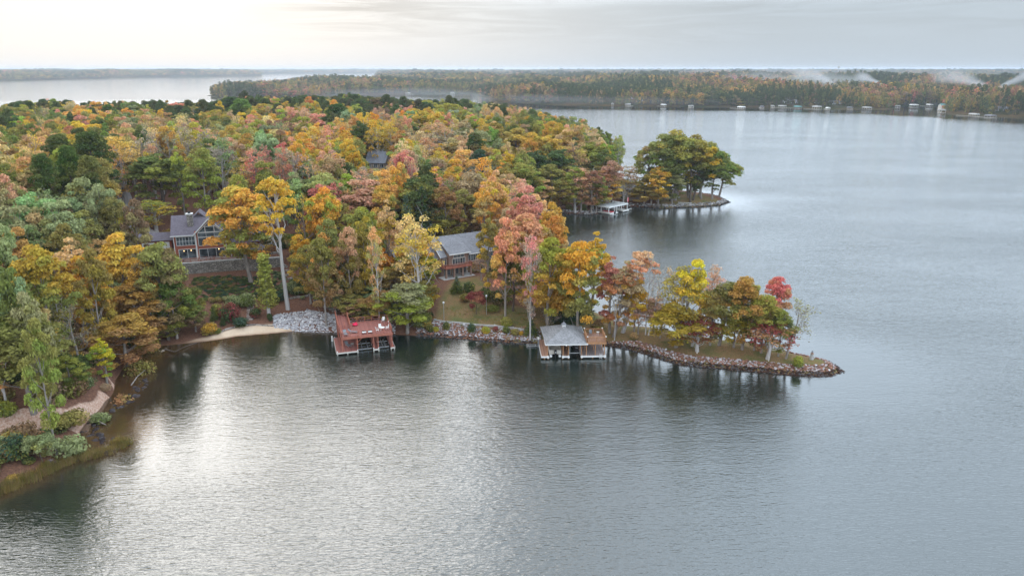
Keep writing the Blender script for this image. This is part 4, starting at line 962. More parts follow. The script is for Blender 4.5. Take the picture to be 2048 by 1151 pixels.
# porch: arches right of the glass gable, and the round porch on the bastion
po = MB()
for xa in (13.3, 15.6, 17.9):
    po.box(xa, xa + .25, -.7, -.45, 0, 2.4)
    if xa < 17:
        for k in range(8):
            a0, a1 = PI * k / 8, PI * (k + 1) / 8; cx, r0, r1 = xa + 1.275, 1.02, 1.2
            po.poly([(cx - r0 * math.cos(a0), -.7, 1.5 + r0 * math.sin(a0)), (cx - r1 * math.cos(a0), -.7, 1.5 + r1 * math.sin(a0)), (cx - r1 * math.cos(a1), -.7, 1.5 + r1 * math.sin(a1)), (cx - r0 * math.cos(a1), -.7, 1.5 + r0 * math.sin(a1))] +
                    [(cx - r0 * math.cos(a0), -.5, 1.5 + r0 * math.sin(a0)), (cx - r1 * math.cos(a0), -.5, 1.5 + r1 * math.sin(a0)), (cx - r1 * math.cos(a1), -.5, 1.5 + r1 * math.sin(a1)), (cx - r0 * math.cos(a1), -.5, 1.5 + r0 * math.sin(a1))],
                    [(0, 1, 2, 3), (7, 6, 5, 4), (1, 5, 6, 2), (0, 3, 7, 4)])
po.build('porch_arches', M['offwhite'], h1)
MB().box(13.0, 18.3, -.72, 2.5, 2.72, 3.1).box(18.2, 18.7, -.7, 2.4, 0, 2.7).build('porch_beam', M['redbrick'], h1)
BX, BY, BR = 19.4, -3.6, 2.45
rp = MB()
for k in range(8):
    a = PI / 8 + k * PI / 4; rp.cyl((BX + 2.15 * math.cos(a), BY + 2.15 * math.sin(a), .1), (BX + 2.15 * math.cos(a), BY + 2.15 * math.sin(a), 2.6), .11, n=6)
    a2 = a + PI / 4; rp.beam((BX + 2.15 * math.cos(a), BY + 2.15 * math.sin(a), .95), (BX + 2.15 * math.cos(a2), BY + 2.15 * math.sin(a2), .95), .1, .08)
    rp.beam((BX + 2.15 * math.cos(a), BY + 2.15 * math.sin(a), .5), (BX + 2.15 * math.cos(a2), BY + 2.15 * math.sin(a2), .5), .04, .7)
rp.build('round_porch', M['redwood_trim'], h1)
rp = MB()
for k in range(8):
    a = PI / 8 + k * PI / 4; a2 = a + PI / 4; A = Vector((BX + 2.2 * math.cos(a), BY + 2.2 * math.sin(a), 0)); B = Vector((BX + 2.2 * math.cos(a2), BY + 2.2 * math.sin(a2), 0))
    for j in range(6):
        t0, t1 = j / 6, (j + 1) / 6; zz = lambda t: 1.9 + .65 * math.sin(t * PI)
        p0, p1 = A.lerp(B, t0), A.lerp(B, t1)
        rp.poly([(p0.x, p0.y, zz(t0)), (p1.x, p1.y, zz(t1)), (p1.x, p1.y, 2.75), (p0.x, p0.y, 2.75), (p0.x * .98 + BX * .02, p0.y * .98 + BY * .02, zz(t0)), (p1.x * .98 + BX * .02, p1.y * .98 + BY * .02, zz(t1)), (p1.x * .98 + BX * .02, p1.y * .98 + BY * .02, 2.75), (p0.x * .98 + BX * .02, p0.y * .98 + BY * .02, 2.75)],
                [(0, 1, 2, 3), (7, 6, 5, 4), (0, 4, 5, 1), (2, 6, 7, 3)])
rp.build('porch_arches', M['white'], h1)
rp = MB(); n = 8
ring = [(BX + 2.7 * math.cos(PI / 8 + k * PI / 4), BY + 2.7 * math.sin(PI / 8 + k * PI / 4), 2.75) for k in range(8)]
rp.poly(ring + [(BX, BY, 4.2)], [(k, (k + 1) % 8, 8) for k in range(8)] + [tuple(range(8))[::-1]]); rp.build('porch_roof', M['roof1'], h1)
MB().box(-.5, 17.4, -3.5, -.95, -.05, .06).box(-.5, 5.3, -.95, -.02, -.05, .055).build('terrace_floor', M['slab'], h1)
railing(h1, [(0, -3.35, .06), (16.9, -3.35, .06)], 1.0, M['redwood_trim'], .12, 1.9, (1.0, .62, .35, .12), 0)
railing(h1, [(0, -3.35, .06), (0, -.6, .06)], 1.0, M['redwood_trim'], .12, 1.4, (1.0, .62, .35, .12), 0)
wl = MB()
for (x, z) in ((2.2, 2.3), (3.9, 2.35), (10.6, 2.45)): wl.dome((x, -1.25 if x > 5 else -.25, z), .13, 8, 4)
wl.build('porch_lamp', M['lit'], h1)
# things on the terrace
for k, (x, lb) in enumerate(((2.0, 'dark patio table on the terrace below the lit lower left windows'), (8.4, 'dark patio table on the terrace below the glass gable'))):
    ox, oy = H1_O[0] + x * math.cos(H1_R) + 2.2 * math.sin(H1_R), H1_O[1] + x * math.sin(H1_R) - 2.2 * math.cos(H1_R)
    t = empty('patio_table', (ox, oy, H1_Z + .065), H1_R, lb, 'table', 'terrace tables')
    MB().cyl((0, 0, .68), (0, 0, .73), .6, n=14).build('table_top', M['grey'], t); MB().cyl((0, 0, 0), (0, 0, .68), .05).cyl((0, 0, 0), (0, 0, .03), .3).build('pedestal', M['black'], t)
# retaining walls
rw = empty('retaining_wall', (*H1_O, H1_Z), H1_R, 'high fieldstone retaining wall with round bastion under the terrace of the red house', 'stone wall')
s = MB(); s.box(-.6, 17.3, -4.5, -3.52, -4.6, .0).box(-1.5, -.58, -4.5, 3, -4.6, -.1).box(21.3, 26, -4.5, -3.4, -4.4, -.25).box(25.5, 26, -3.4, 4, -3.2, -.28).box(-1.6, 1.6, -5.6, -4.52, -5.6, -2.2)
s.build('wall', M['stone'], rw)
MB().cyl((BX, BY, -5.0), (BX, BY, .05), BR, n=26).build('bastion', M['stone'], rw)
c = MB(); c.box(-.7, 17.35, -4.56, -3.46, .002, .09).box(21.2, 26.1, -4.56, -3.34, -.248, -.16); c.build('coping', M['lgrey'], rw)
# garage and driveway west of the house
gl = lambda x, y: (H1_O[0] + x * math.cos(H1_R) - y * math.sin(H1_R), H1_O[1] + x * math.sin(H1_R) + y * math.cos(H1_R))
x_, y_ = gl(-8.5, 4); ga = empty('garage', (x_, y_, gz(x_, y_)), H1_R, 'low garage with two white doors beside the driveway of the red house', 'garage')
MB().box(0, 7.5, 0, 6, -.5, 2.9).build('wall', M['redbrick'], ga)
r_ = MB(); slab_roof(r_, [(-.4, -.5, 2.9), (7.9, -.5, 2.9), (7.9, 3, 4.4), (-.4, 3, 4.4)]); slab_roof(r_, [(-.4, 6.5, 2.9), (7.9, 6.5, 2.9), (7.9, 3, 4.41), (-.4, 3, 4.41)]); r_.build('roof', M['roof1'], ga)
for xd in (.5, 4.1):
    d = MB(); d.box(xd, xd + 2.9, -.08, -.01, 0, 2.4)
    for k in range(4): d.box(xd + .1, xd + 2.8, -.11, -.085, .1 + k * .58, .6 + k * .58)
    d.build('garage_door', M['white'], ga)
# driveway laid on the ground
def strip(name, label, pts, width, mm, kind='structure', lift=.06, seg=1.5):
    c = []; 
    for a, b in zip(pts[:-1], pts[1:]):
        n = max(2, int(math.hypot(b[0] - a[0], b[1] - a[1]) / seg))
        for k in range(n): c.append((a[0] + (b[0] - a[0]) * k / n, a[1] + (b[1] - a[1]) * k / n))
    c.append(pts[-1]); c = np.array(c); t = np.gradient(c, axis=0); t /= np.linalg.norm(t, axis=1)[:, None]; nr = np.stack([-t[:, 1], t[:, 0]], -1); W = 5; V = []
    wd = np.interp(np.arange(len(c)), [0, len(c) - 1], width if isinstance(width, tuple) else (width, width))
    for j in range(W): q = c + nr * (wd * (j / (W - 1) - .5))[:, None]; V.append(np.column_stack([q, ground(q[:, 0], q[:, 1]) + lift]))
    V = np.stack(V, 1).reshape(-1, 3); F = [(i * W + j, i * W + j + 1, (i + 1) * W + j + 1, (i + 1) * W + j) for i in range(len(c) - 1) for j in range(W - 1)]
    return tag(link(name, np_mesh(name, V, F, [mm]), None), label, kind=kind)
strip('driveway', 'pale driveway curving down to the garage of the red house', [PG(*q)[:2] for q in [(238, 360), (250, 410), (262, 440), (285, 460), (318, 480), (330, 488)]], (3.5, 6), mat('driveway_gravel', (.50, .46, .46), .95, .2, 1.5), lift=.12)

# ------------------------------------------------------------------ the brick house with the grey roof
h2 = empty('lawn_house', (*H2_O, H2_Z), H2_R, 'brown brick house with grey shingle roof, balcony and covered patio above the lawn', 'house')
w = MB(); w.box(-7, 9, 0, 10.5, -.6, 5.1).prism([(0, 5.1), (10.5, 5.1), (5.25, 8.7)], 'x', -7, 9); w.box(-5.6, -.3, -1.0, -.004, 2.8, 5.9); w.box(-17.5, -7, 2.2, 10, -.6, 4.4).prism([(2.2, 4.4), (10, 4.4), (6.1, 7.0)], 'x', -17.5, -7.004)
w.build('wall', M['brick'], h2)
rf = MB()
slab_roof(rf, [(-7.6, -.6, 4.95), (-5.8, -.6, 4.95), (-5.8, 5.25, 8.95), (-7.6, 5.25, 8.95)]); slab_roof(rf, [(.3, -.6, 4.95), (9.6, -.6, 4.95), (9.6, 5.25, 8.95), (.3, 5.25, 8.95)])
slab_roof(rf, [(-5.8, -1.6, 5.75), (.3, -1.6, 5.75), (.3, 5.25, 8.96), (-5.8, 5.25, 8.96)]); slab_roof(rf, [(-7.6, 11.1, 4.95), (9.6, 11.1, 4.95), (9.6, 5.25, 8.965), (-7.6, 5.25, 8.965)])
slab_roof(rf, [(-18, 1.6, 4.3), (-7.0, 1.6, 4.3), (-7.0, 6.1, 7.25), (-18, 6.1, 7.25)]); slab_roof(rf, [(-18, 10.6, 4.3), (-7.0, 10.6, 4.3), (-7.0, 6.1, 7.26), (-18, 6.1, 7.26)])
rf.build('roof', M['roof2'], h2)
t_ = MB(); t_.box(-5.85, .35, -1.72, -1.62, 5.55, 5.78).box(.4, 9.6, -.72, -.62, 4.78, 4.98).box(-.05, .08, -.14, -.02, -.3, 4.8).beam((.32, -1.6, 5.7), (.32, -.2, 5.05), .1, .2).box(-18, -7.2, 1.48, 1.58, 4.1, 4.3).box(-17.5, -17.38, 2.05, 2.17, -.3, 4.2).beam((-7.66, -.6, 4.9), (-7.66, 5.25, 8.88), .08, .22)
t_.build('gutters', M['white'], h2)
window(h2, .5, 3.1, 3.0, 4.6, 0, 4); window(h2, 5.4, 7.6, 2.9, 4.6, 0, 3, fm='offwhite'); window(h2, -4.6, -1.1, 2.95, 4.4, -1.0, 5, fm='offwhite'); window(h2, -4.3, -1.4, 4.6, 5.3, -1.0, 3, fm='offwhite')
window(h2, -6.7, -5.9, 2.9, 4.4, 0, 2, fm='offwhite')
for x0 in (-6.5, -4.2, -2.0): window(h2, x0, x0 + 1.7, .25, 2.2, 0, 2, fm='offwhite')
bl = MB(); bl.box(-7.4, .1, -2.7, -.01, 2.45, 2.62).build('balcony', M['redwood_trim'], h2)
railing(h2, [(-7.4, 0, 2.62), (-7.4, -2.6, 2.62), (.05, -2.6, 2.62), (.05, -1.0, 2.62)], .95, M['redwood_trim'], .1, 1.8, (1.0, .5, .1), .22)
cl = MB()
for x in (-7.1, -4.9, -2.5, -.2): cl.box(x - .2, x + .2, -2.5, -2.1, -.6, 2.44)
cl.build('patio_columns', M['brick'], h2)
MB().box(-8.2, .6, -3.2, -.02, -.5, .05).build('patio', M['lgrey'], h2)
v_ = MB(); v_.cyl((-7.2, 5.3, 8.9), (-7.2, 5.3, 9.7), .05).beam((-7.6, 5.3, 9.5), (-6.8, 5.3, 9.6), .05); v_.build('vent_pipe', M['metal'], h2)
# hidden houses deeper in the wood
def wood_house(name, px, py, z, wd, dp, eave, ridge, rz, roofm, wallm, label, wins=3, rim=None):
    x, y = P(px, py, z); zg = gz(x, y); e = empty(name, (x, y, zg), rz, label, 'house', 'houses half hidden in the wood')
    hgt = max(eave, z - zg)
    MB().box(-wd / 2, wd / 2, 0, dp, -.8, hgt).prism([(0, hgt), (dp, hgt), (dp / 2, hgt + ridge)], 'x', -wd / 2, wd / 2).build('wall', wallm, e)
    r = MB(); o = .5
    slab_roof(r, [(-wd / 2 - o, -.6, hgt - .25), (wd / 2 + o, -.6, hgt - .25), (wd / 2 + o, dp / 2, hgt + ridge + .18), (-wd / 2 - o, dp / 2, hgt + ridge + .18)])
    slab_roof(r, [(-wd / 2 - o, dp + .6, hgt - .25), (wd / 2 + o, dp + .6, hgt - .25), (wd / 2 + o, dp / 2, hgt + ridge + .185), (-wd / 2 - o, dp / 2, hgt + ridge + .185)]); r.build('roof', roofm, e)
    for k in range(wins): xc = -wd / 2 + wd * (k + .5) / wins; window(e, xc - .7, xc + .7, hgt - 2.0, hgt - .6, 0, 2)
    return e
wood_house('wooded_house', 752, 346, 14, 8, 8, 7, 4.0, R(-12), M['roofblue'], M['tan'], 'house with pale blue-grey roof half hidden among golden trees')
wood_house('wooded_house', 806, 368, 12, 6, 6, 6, 2.5, R(20), M['roofblue'], M['offwhite'], 'small pale house front glimpsed between green and orange crowns', 2)
wood_house('point_cabin', 1262, 378, 6.5, 11, 6, 3, 1.2, R(-18), M['roof3'], M['tan'], 'low cabin with pale roof under trees behind the far point')

# ------------------------------------------------------------------ red two-level dock
def frame_at(name, o, z, r, label, cat, group=None): return empty(name, (o[0], o[1], z), r, label, cat, group)
RD_O = P(682.3, 665.1, 4.75); RD_R = R(17)
rd = frame_at('red_dock', RD_O, 0, RD_R, 'red-stained two-level boat dock with gangway and open boat slips', 'dock')
ZU, ZL = 3.65, .62
u = MB(); u.box(0, 10.1, 0, 4.6, ZU - .07, ZU).box(2.35, 10.1, 4.6, 8.6, ZU - .07, ZU).build('upper_deck', M['redwood'], rd)
f = MB()
f.box(-.05, 10.15, -.09, -.01, ZU - .42, ZU + .01).box(10.11, 10.19, 0, 8.6, ZU - .42, ZU + .01).box(-.09, -.01, 0, 4.6, ZU - .42, ZU + .01).box(2.35, 10.1, 8.61, 8.69, ZU - .42, ZU + .01)
for y in (1.5, 3.2, 5.0, 6.8): f.box(2.4 if y > 4.6 else .05, 10.05, y - .05, y + .05, ZU - .36, ZU - .075)
f.build('fascia', M['redwood_trim'], rd)
p_ = MB()
for x in (.12, 3.05, 6.3, 7.15, 9.98):
    for y in (.15, 3.4, 8.3):
        if x < 2 and y > 5: continue
        p_.box(x - .09, x + .09, y - .09, y + .09, .5, ZU - .08)
for (a, b) in (((3.05, .15, 2.3), (4.1, .15, ZU - .4)), ((9.98, .15, 2.4), (9.98, 1.3, ZU - .4)), ((9.98, 3.4, 2.3), (9.98, 4.5, ZU - .4)), ((.12, .15, 2.3), (.12, 1.3, ZU - .4)), ((9.98, .15, 1.0), (9.98, 3.4, 3.1))):
    p_.beam(a, b, .1)
p_.build_each('post', M['redwood_trim'], rd)
railing(rd, [(2.35, 8.55, ZU), (10.05, 8.55, ZU), (10.05, .05, ZU), (.05, .05, ZU), (.05, 4.55, ZU), (.3, 4.55, ZU)], 1.08, M['redwood_trim'], .10, 1.7, (1.0, .52, .12))
g = MB(); g.box(-.25, 2.0, 4.605, 14.6, ZU - .07, ZU - .002); g.build('gangway', M['redwood'], rd)
railing(rd, [(-.2, 4.7, ZU), (-.2, 14.5, ZU + .05)], 1.1, M['redwood_trim'], .11, 1.6, (1.0, .75, .5, .25, .1), name='gangway_railing')
railing(rd, [(2.15, 4.7, ZU), (2.15, 12.6, ZU + .05)], 1.1, M['redwood_trim'], .11, 1.6, (1.0, .75, .5, .25, .1), name='gangway_railing')
railing(rd, [(1.1, 4.9, ZU), (1.1, 7.2, ZU)], .9, M['redwood_trim'], .09, 1.1, (1.0, .5), name='gangway_railing')
gp_ = MB()
for y in (6.5, 9.5, 12.5):
    for x in (-.15, 2.05): gp_.box(x - .08, x + .08, y - .08, y + .08, -.8, ZU - .08)
gp_.box(-.2, -.1, 4.7, 14.5, ZU - .35, ZU - .08).box(2.0, 2.1, 4.7, 14.5, ZU - .35, ZU - .08); gp_.build('gangway_posts', M['redwood_trim'], rd)
lo = MB(); lo.box(-1.15, 3.15, -.05, 9.0, ZL - .07, ZL).box(6.1, 7.3, -.1, 8.6, ZL - .07, ZL).box(9.6, 10.45, -.1, 7.8, ZL - .07, ZL).box(3.15, 9.6, 8.2, 9.0, ZL - .07, ZL).build('lower_deck', M['redwood'], rd)
e_ = MB()
e_.box(-1.15, 3.15, -.13, -.055, ZL - .3, ZL - .01).box(6.1, 7.3, -.18, -.105, ZL - .3, ZL - .01).box(9.6, 10.45, -.18, -.105, ZL - .3, ZL - .01).box(-1.23, -1.155, -.1, 9, ZL - .3, ZL - .01).box(10.46, 10.53, -.1, 7.8, ZL - .3, ZL - .01)
e_.build('edge_boards', M['offwhite'], rd)
pl = MB()
for x, y in ((-1.0, .0), (1, .0), (3.0, .0), (6.2, -.05), (7.2, -.05), (9.7, -.05), (10.35, -.05), (-1.05, 3), (-1.05, 6), (-1.05, 8.8), (3.05, 4), (6.2, 4), (7.2, 4), (9.7, 4), (10.35, 4), (10.35, 7.6)): pl.cyl((x, y, -3), (x, y, ZL - .08), .12, n=8)
pl.build('piles', M['wet'], rd)
lf = MB()
for (xa, xb) in ((3.25, 6.0), (7.4, 9.5)):
    for y in (1.4, 4.6): lf.box(xa, xb, y - .09, y + .09, .22, .38)
    for x in (xa + .8, xb - .8): lf.box(x - .07, x + .07, .8, 5.4, .385, .5)
lf.build('boat_lift', M['metal'], rd)
b_ = MB()
for x, y in ((-1.0, .1), (3.0, .1), (6.2, 0), (7.2, 0), (-1.0, 8.8)): b_.cyl((x, y, ZL), (x, y, ZL + .22), .1, n=8)
b_.build('post_caps', M['white'], rd)
def on(o, r, x, y, z): return (o[0] + x * math.cos(r) - y * math.sin(r), o[1] + x * math.sin(r) + y * math.cos(r), z)
def lounger(loc, rz, label, grp):
    t = empty('deck_lounger', loc, rz, label, 'lounger', grp)
    s = MB(); s.box(-.32, .32, -.95, .35, .3, .36); s.poly([(-.32, .35, .3), (.32, .35, .3), (.32, .95, .78), (-.32, .95, .78), (-.32, .35, .36), (.32, .35, .36), (.32, .93, .84), (-.32, .93, .84)], [(0, 3, 2, 1), (4, 5, 6, 7), (0, 1, 5, 4), (2, 3, 7, 6), (1, 2, 6, 5), (3, 0, 4, 7)])
    s.build('cushion', M['grey'], t); s = MB()
    for x in (-.28, .28):
        for y in (-.85, .3): s.cyl((x, y, 0), (x, y, .3), .025, n=6)
    s.box(-.35, -.31, -.95, .35, .24, .3).box(.31, .35, -.95, .35, .24, .3).build('frame', M['metal'], t); return t
lounger(on(RD_O, RD_R, .9, 1.5, ZU + .002), RD_R + .15, 'grey lounger in the front left corner of the red dock\'s upper deck', 'loungers on the red dock')
lounger(on(RD_O, RD_R, 2.4, 2.3, ZU + .002), RD_R + 1.25, 'grey lounger lying crosswise beside the corner one on the red dock', 'loungers on the red dock')
def chair(loc, rz, label, grp, m='white', low=False):
    t = empty('deck_chair', loc, rz, label, 'chair', grp); sh = .28 if low else .42
    MB().box(-.26, .26, -.26, .26, sh, sh + .05).build('seat', M[m], t)
    MB().poly([(-.26, .24, sh + .05), (.26, .24, sh + .05), (.26, .38, sh + .62), (-.26, .38, sh + .62), (-.26, .30, sh + .05), (.26, .30, sh + .05), (.26, .44, sh + .62), (-.26, .44, sh + .62)], [(0, 1, 2, 3), (7, 6, 5, 4), (0, 4, 5, 1), (1, 5, 6, 2), (2, 6, 7, 3), (3, 7, 4, 0)]).build('backrest', M[m], t)
    for x in (-.23, .23):
        for y in (-.23, .23): MB().cyl((x, y, 0), (x, y, sh), .022, n=6).build('leg', M[m], t)
    if not low:
        for x in (-.28, .28): MB().box(x - .03, x + .03, -.25, .28, sh + .22, sh + .26).build('armrest', M[m], t)
    return t
def fold_table(loc, rz, label, w=.55, cat='table', grp=None, m='white', h=.7):
    t = empty('deck_table', loc, rz, label, cat, grp); MB().cyl((0, 0, h), (0, 0, h + .05), w, n=14).build('table_top', M[m], t)
    for k in range(4): a = k * PI / 2 + .7; MB().cyl((math.cos(a) * w * .75, math.sin(a) * w * .75, 0), (math.cos(a) * w * .5, math.sin(a) * w * .5, h), .03, n=6).build('leg', M[m], t)
    return t
def low_seat(x, lb):
    t = empty('footstool', on(RD_O, RD_R, x, 1.3, ZU + .002), RD_R, lb, 'footstool', 'low seats by the front rail'); MB().box(-.38, .38, -.35, .3, .22, .34).build('cushion', M['white'], t); MB().box(-.42, .42, .3, .38, 0, .5).box(-.42, -.38, -.35, .3, 0, .22).box(.38, .42, -.35, .3, 0, .22).build('frame', M['black'], t)
low_seat(4.6, 'white-cushioned black low seat nearer the loungers on the red dock'); low_seat(5.8, 'white-cushioned black low seat nearer the dining table on the red dock')
fold_table(on(RD_O, RD_R, 8.3, 1.9, ZU + .002), RD_R, 'white round dining table at the front right of the red upper deck')
G = 'white chairs on the red upper deck'
chair(on(RD_O, RD_R, 8.0, 2.9, ZU + .002), RD_R, 'white chair behind the white round table on the red dock', G); chair(on(RD_O, RD_R, 9.35, 2.3, ZU + .002), RD_R - 1.4, 'white chair between the white round table and the right rail', G)
chair(on(RD_O, RD_R, 7.3, 1.6, ZU + .002), RD_R + 1.7, 'white chair tipped low on the lounger side of the white round table', G); chair(on(RD_O, RD_R, 9.2, 7.3, ZU + .002), RD_R - .5, 'lone white chair in the back corner of the red upper deck', G)
t = empty('float_ring', on(RD_O, RD_R, 3.3, 6.6, ZU), RD_R, 'bright pink-red inflatable float beside the gangway on the red dock', 'float')
MB().dome((0, 0, .3), .58, 14, 6, .5).build('float_body', M['pink'], t); MB().cyl((.2, 0, .5), (.2, 0, .75), .16, .12, 10).build('float_pillow', M['pink'], t)
lounger(on(RD_O, RD_R, 1.3, 3.2, ZL + .002), RD_R + .35, 'grey lounger on the lower level of the red dock', 'loungers on the red dock')
fold_table(on(RD_O, RD_R, 2.2, 3.1, ZL + .002), RD_R, 'small grey side table on the lower level of the red dock', .35, m='lgrey', h=.45)
t = empty('deck_lamp', on(RD_O, RD_R, 9.8, 3.2, ZU), RD_R, 'slim lamp post with white globe at the right rail of the red dock', 'lamp'); MB().cyl((0, 0, 0), (0, 0, 1.3), .025).build('post', M['metal'], t); MB().dome((0, 0, 1.38), .1, 10, 6).build('globe', M['white'], t)
t = empty('mooring_box', on(RD_O, RD_R, -1.5, 8.6, 0), RD_R, 'white power pedestal with small arm at the back left corner of the red dock', 'pedestal'); MB().box(-.15, .15, -.12, .12, -.5, 1.15).build('body', M['white'], t); MB().beam((.1, 0, .75), (.9, 0, .75), .06).build('arm', M['metal'], t)

# ------------------------------------------------------------------ hip-roofed boathouse
BH_O = P(1083, 712, .62); BH_R = R(2.0)
bh = frame_at('boathouse', BH_O, 0, BH_R, 'boathouse with grey hipped shingle roof, cupola and orange-timber sun deck', 'boathouse')
ZB = .62; ZE = 3.25
d = MB(); d.box(0, 1.45, 0, 9.4, ZB - .07, ZB).box(4.1, 5.5, 0, 8.6, ZB - .07, ZB).box(1.45, 7.8, 8.6, 9.4, ZB - .07, ZB); d.build('walkway', M['cedar'], bh)
d = MB(); d.box(7.8, 12.7, 0, 6.5, ZB - .07, ZB); d.build('platform', M['greydeck'], bh)
e_ = MB()
for a, b in ((0, 1.45), (4.1, 5.5), (7.8, 12.7)): e_.box(a, b, -.09, -.01, ZB - .32, ZB + .01)
e_.box(-.08, -.005, -.09, 9.4, ZB - .3, ZB + .01).box(12.71, 12.78, -.09, 6.5, ZB - .3, ZB + .01).build('edge_boards', M['white'], bh)
b_ = MB()
for x in (1.3, 4.25, 5.35, 7.98, 12.55): b_.cyl((x, -.28, ZB - .15), (x, .12, ZB - .15), .24, n=12)
b_.build('bumpers', M['white'], bh)
p_ = MB()
for x in (1.2, 4.3, 5.35, 7.95):
    for y in (.35, 3.2, 6.0, 8.9):
        if x == 4.3 or x == 5.35 or True: p_.box(x - .08, x + .08, y - .08, y + .08, ZB, ZE - .05)
for x in (8.9, 10.7, 12.5):
    for y in (.35, 3.0, 5.1): p_.box(x - .08, x + .08, y - .08, y + .08, ZB, 3.3)
p_.beam((10.7, 5.1, 2.3), (9.9, 5.1, 3.2), .09).beam((12.5, 5.1, 2.3), (12.5, 4.3, 3.2), .09)
p_.build_each('post', M['cedar_trim'], bh)
pl = MB()
for x, y in ((.6, .1), (1.3, .1), (4.2, .1), (5.4, .1), (7.95, .1), (10.2, .1), (12.5, .1), (0.1, 4), (0.1, 8), (4.2, 5), (5.4, 5), (7.95, 5), (12.5, 5)): pl.cyl((x, y, -3), (x, y, ZB - .08), .11, n=8)
pl.build('piles', M['cedar_trim'], bh)
rf = MB(); A = (4.85, 5.0, 5.15); E = [(.75, -.35, ZE), (9.05, -.35, ZE), (9.05, 10.0, ZE), (.35, 10.0, ZE)]
A1, A2 = (4.85, 4.5, 5.15), (4.85, 5.9, 5.15)
slab_roof(rf, [E[0], E[1], A1], .12); slab_roof(rf, [E[1], E[2], A2, A1], .12); slab_roof(rf, [E[2], E[3], A2], .12); slab_roof(rf, [E[3], E[0], A1, A2], .12)
roof = rf.build('roof', M['roof3'], bh)
g_ = MB(); g_.box(.75, 9.05, -.44, -.36, ZE - .22, ZE - .02).box(.66, .74, -.35, 10, ZE - .22, ZE - .02).box(9.06, 9.14, -.35, 10, ZE - .22, ZE - .02); g_.build('gutters', M['white'], bh)
c = MB(); c.box(4.5, 5.2, 4.7, 5.4, 4.75, 5.5).build('cupola', M['white'], roof)
c = MB(); c.poly([(4.35, 4.55, 5.5), (5.35, 4.55, 5.5), (5.35, 5.55, 5.5), (4.35, 5.55, 5.5), (4.85, 5.05, 6.0)], [(0, 1, 4), (1, 2, 4), (2, 3, 4), (3, 0, 4), (3, 2, 1, 0)]).cyl((4.85, 5.05, 5.95), (4.85, 5.05, 6.4), .04).build('cupola_cap', M['grey'], roof)
ud = MB(); ud.box(9.0, 12.75, .1, 5.2, 3.30, 3.38); ud.build('sun_deck', M['cedar'], bh)
f = MB(); f.box(9.0, 12.75, .0, .09, 3.0, 3.4).box(9.0, 12.75, 5.21, 5.3, 3.0, 3.4).box(12.76, 12.84, .1, 5.2, 3.0, 3.4).box(8.92, 8.99, .1, 5.2, 3.0, 3.4).build('sun_deck_fascia', M['cedar_trim'], bh)
railing(bh, [(9.05, .15, 3.38), (12.7, .15, 3.38), (12.7, 5.15, 3.38), (9.05, 5.15, 3.38), (9.05, .15, 3.38)], 1.05, M['cedar_trim'], .12, 1.85, (1.0, .9, .1), .16, name='sun_deck_railing')
c = MB()
for x, y in ((9.05, .15), (12.7, .15), (12.7, 5.15), (9.05, 5.15)): c.box(x - .12, x + .12, y - .12, y + .12, 4.45, 4.6)
c.build('post_caps', M['white'], bh)
st = MB()
for k in range(9): st.box(8.9 + k * .0, 9.7, 5.4 + k * .33, 5.75 + k * .33, 3.0 - k * .3, 3.06 - k * .3)
st.beam((8.85, 5.3, 3.1), (8.85, 8.3, .6), .08, .28).beam((9.75, 5.3, 3.1), (9.75, 8.3, .6), .08, .28); st.build('stairs', M['redwood_trim'], bh)
sx_ = MB(); sx_.beam((8.8, 1.2, 3.2), (8.8, 4.6, 3.2), .5, .1); sx_.build('side_step', M['redwood_trim'], bh)
l_ = MB(); 
for x in (11.55, 11.95): l_.cyl((x, -.2, -.4), (x, -.2, 1.15), .035, n=6)
for k in range(4): l_.cyl((11.55, -.2, -.1 + k * .32), (11.95, -.2, -.1 + k * .32), .035, n=6)
l_.build('ladder', M['white'], bh)
lf = MB(); lf.box(5.55, 7.75, 1.0, 1.14, .75, .9).box(5.55, 7.75, 4.8, 4.94, .75, .9).box(5.6, 5.72, 1.0, 4.9, .95, 1.05).cyl((5.62, .4, .6), (5.62, .4, 3.1), .06).cyl((7.7, .4, .6), (7.7, .4, 3.1), .06); lf.build('boat_lift', M['metal'], bh)
lt = MB(); lt.dome((4.8, -.5, 3.05), .16, 10, 5); lt.build('lamp_globe', M['white'], bh)
# pontoon boat in the left slip
pb = empty('pontoon_boat', on(BH_O, BH_R, 2.78, .5, .35), BH_R, 'white pontoon boat with black outboard motor parked under the hipped boathouse roof', 'boat')
for x in (-.88, .88):
    t_ = MB(); t_.cyl((x, -.1, .1), (x, 6.2, .1), .31, n=14).cyl((x, 6.2, .1), (x, 6.9, .3), .31, .05, 14); t_.build('pontoon', M['metal'], pb)
MB().box(-1.2, 1.2, .2, 6.4, .42, .52).build('deck', M['offwhite'], pb)
MB().box(-1.2, 1.2, .3, .36, .52, 1.2).box(-1.2, -1.14, .36, 6.3, .52, 1.2).box(1.14, 1.2, .36, 6.3, .52, 1.2).box(-1.2, 1.2, 6.24, 6.3, .52, 1.2).build('fence', M['offwhite'], pb)
MB().box(-1.1, 1.1, .4, 1.1, .52, 1.0).box(-1.1, -.5, 4.2, 6.0, .52, .95).box(.5, 1.1, 4.2, 6.0, .52, .95).build('bench', M['offwhite'], pb)
MB().prism([(-1.15, 1.95), (-.8, 2.12), (.8, 2.12), (1.15, 1.95), (1.15, 1.9), (-1.15, 1.9)], 'y', 1.2, 3.8).build('canopy', M['grey'], pb)
c = MB()
for x in (-1.12, 1.12):
    for y in (1.4, 3.6): c.cyl((x, y, 1.2), (x, y, 1.92), .02, n=6)
c.build('canopy_frame', M['metal'], pb)
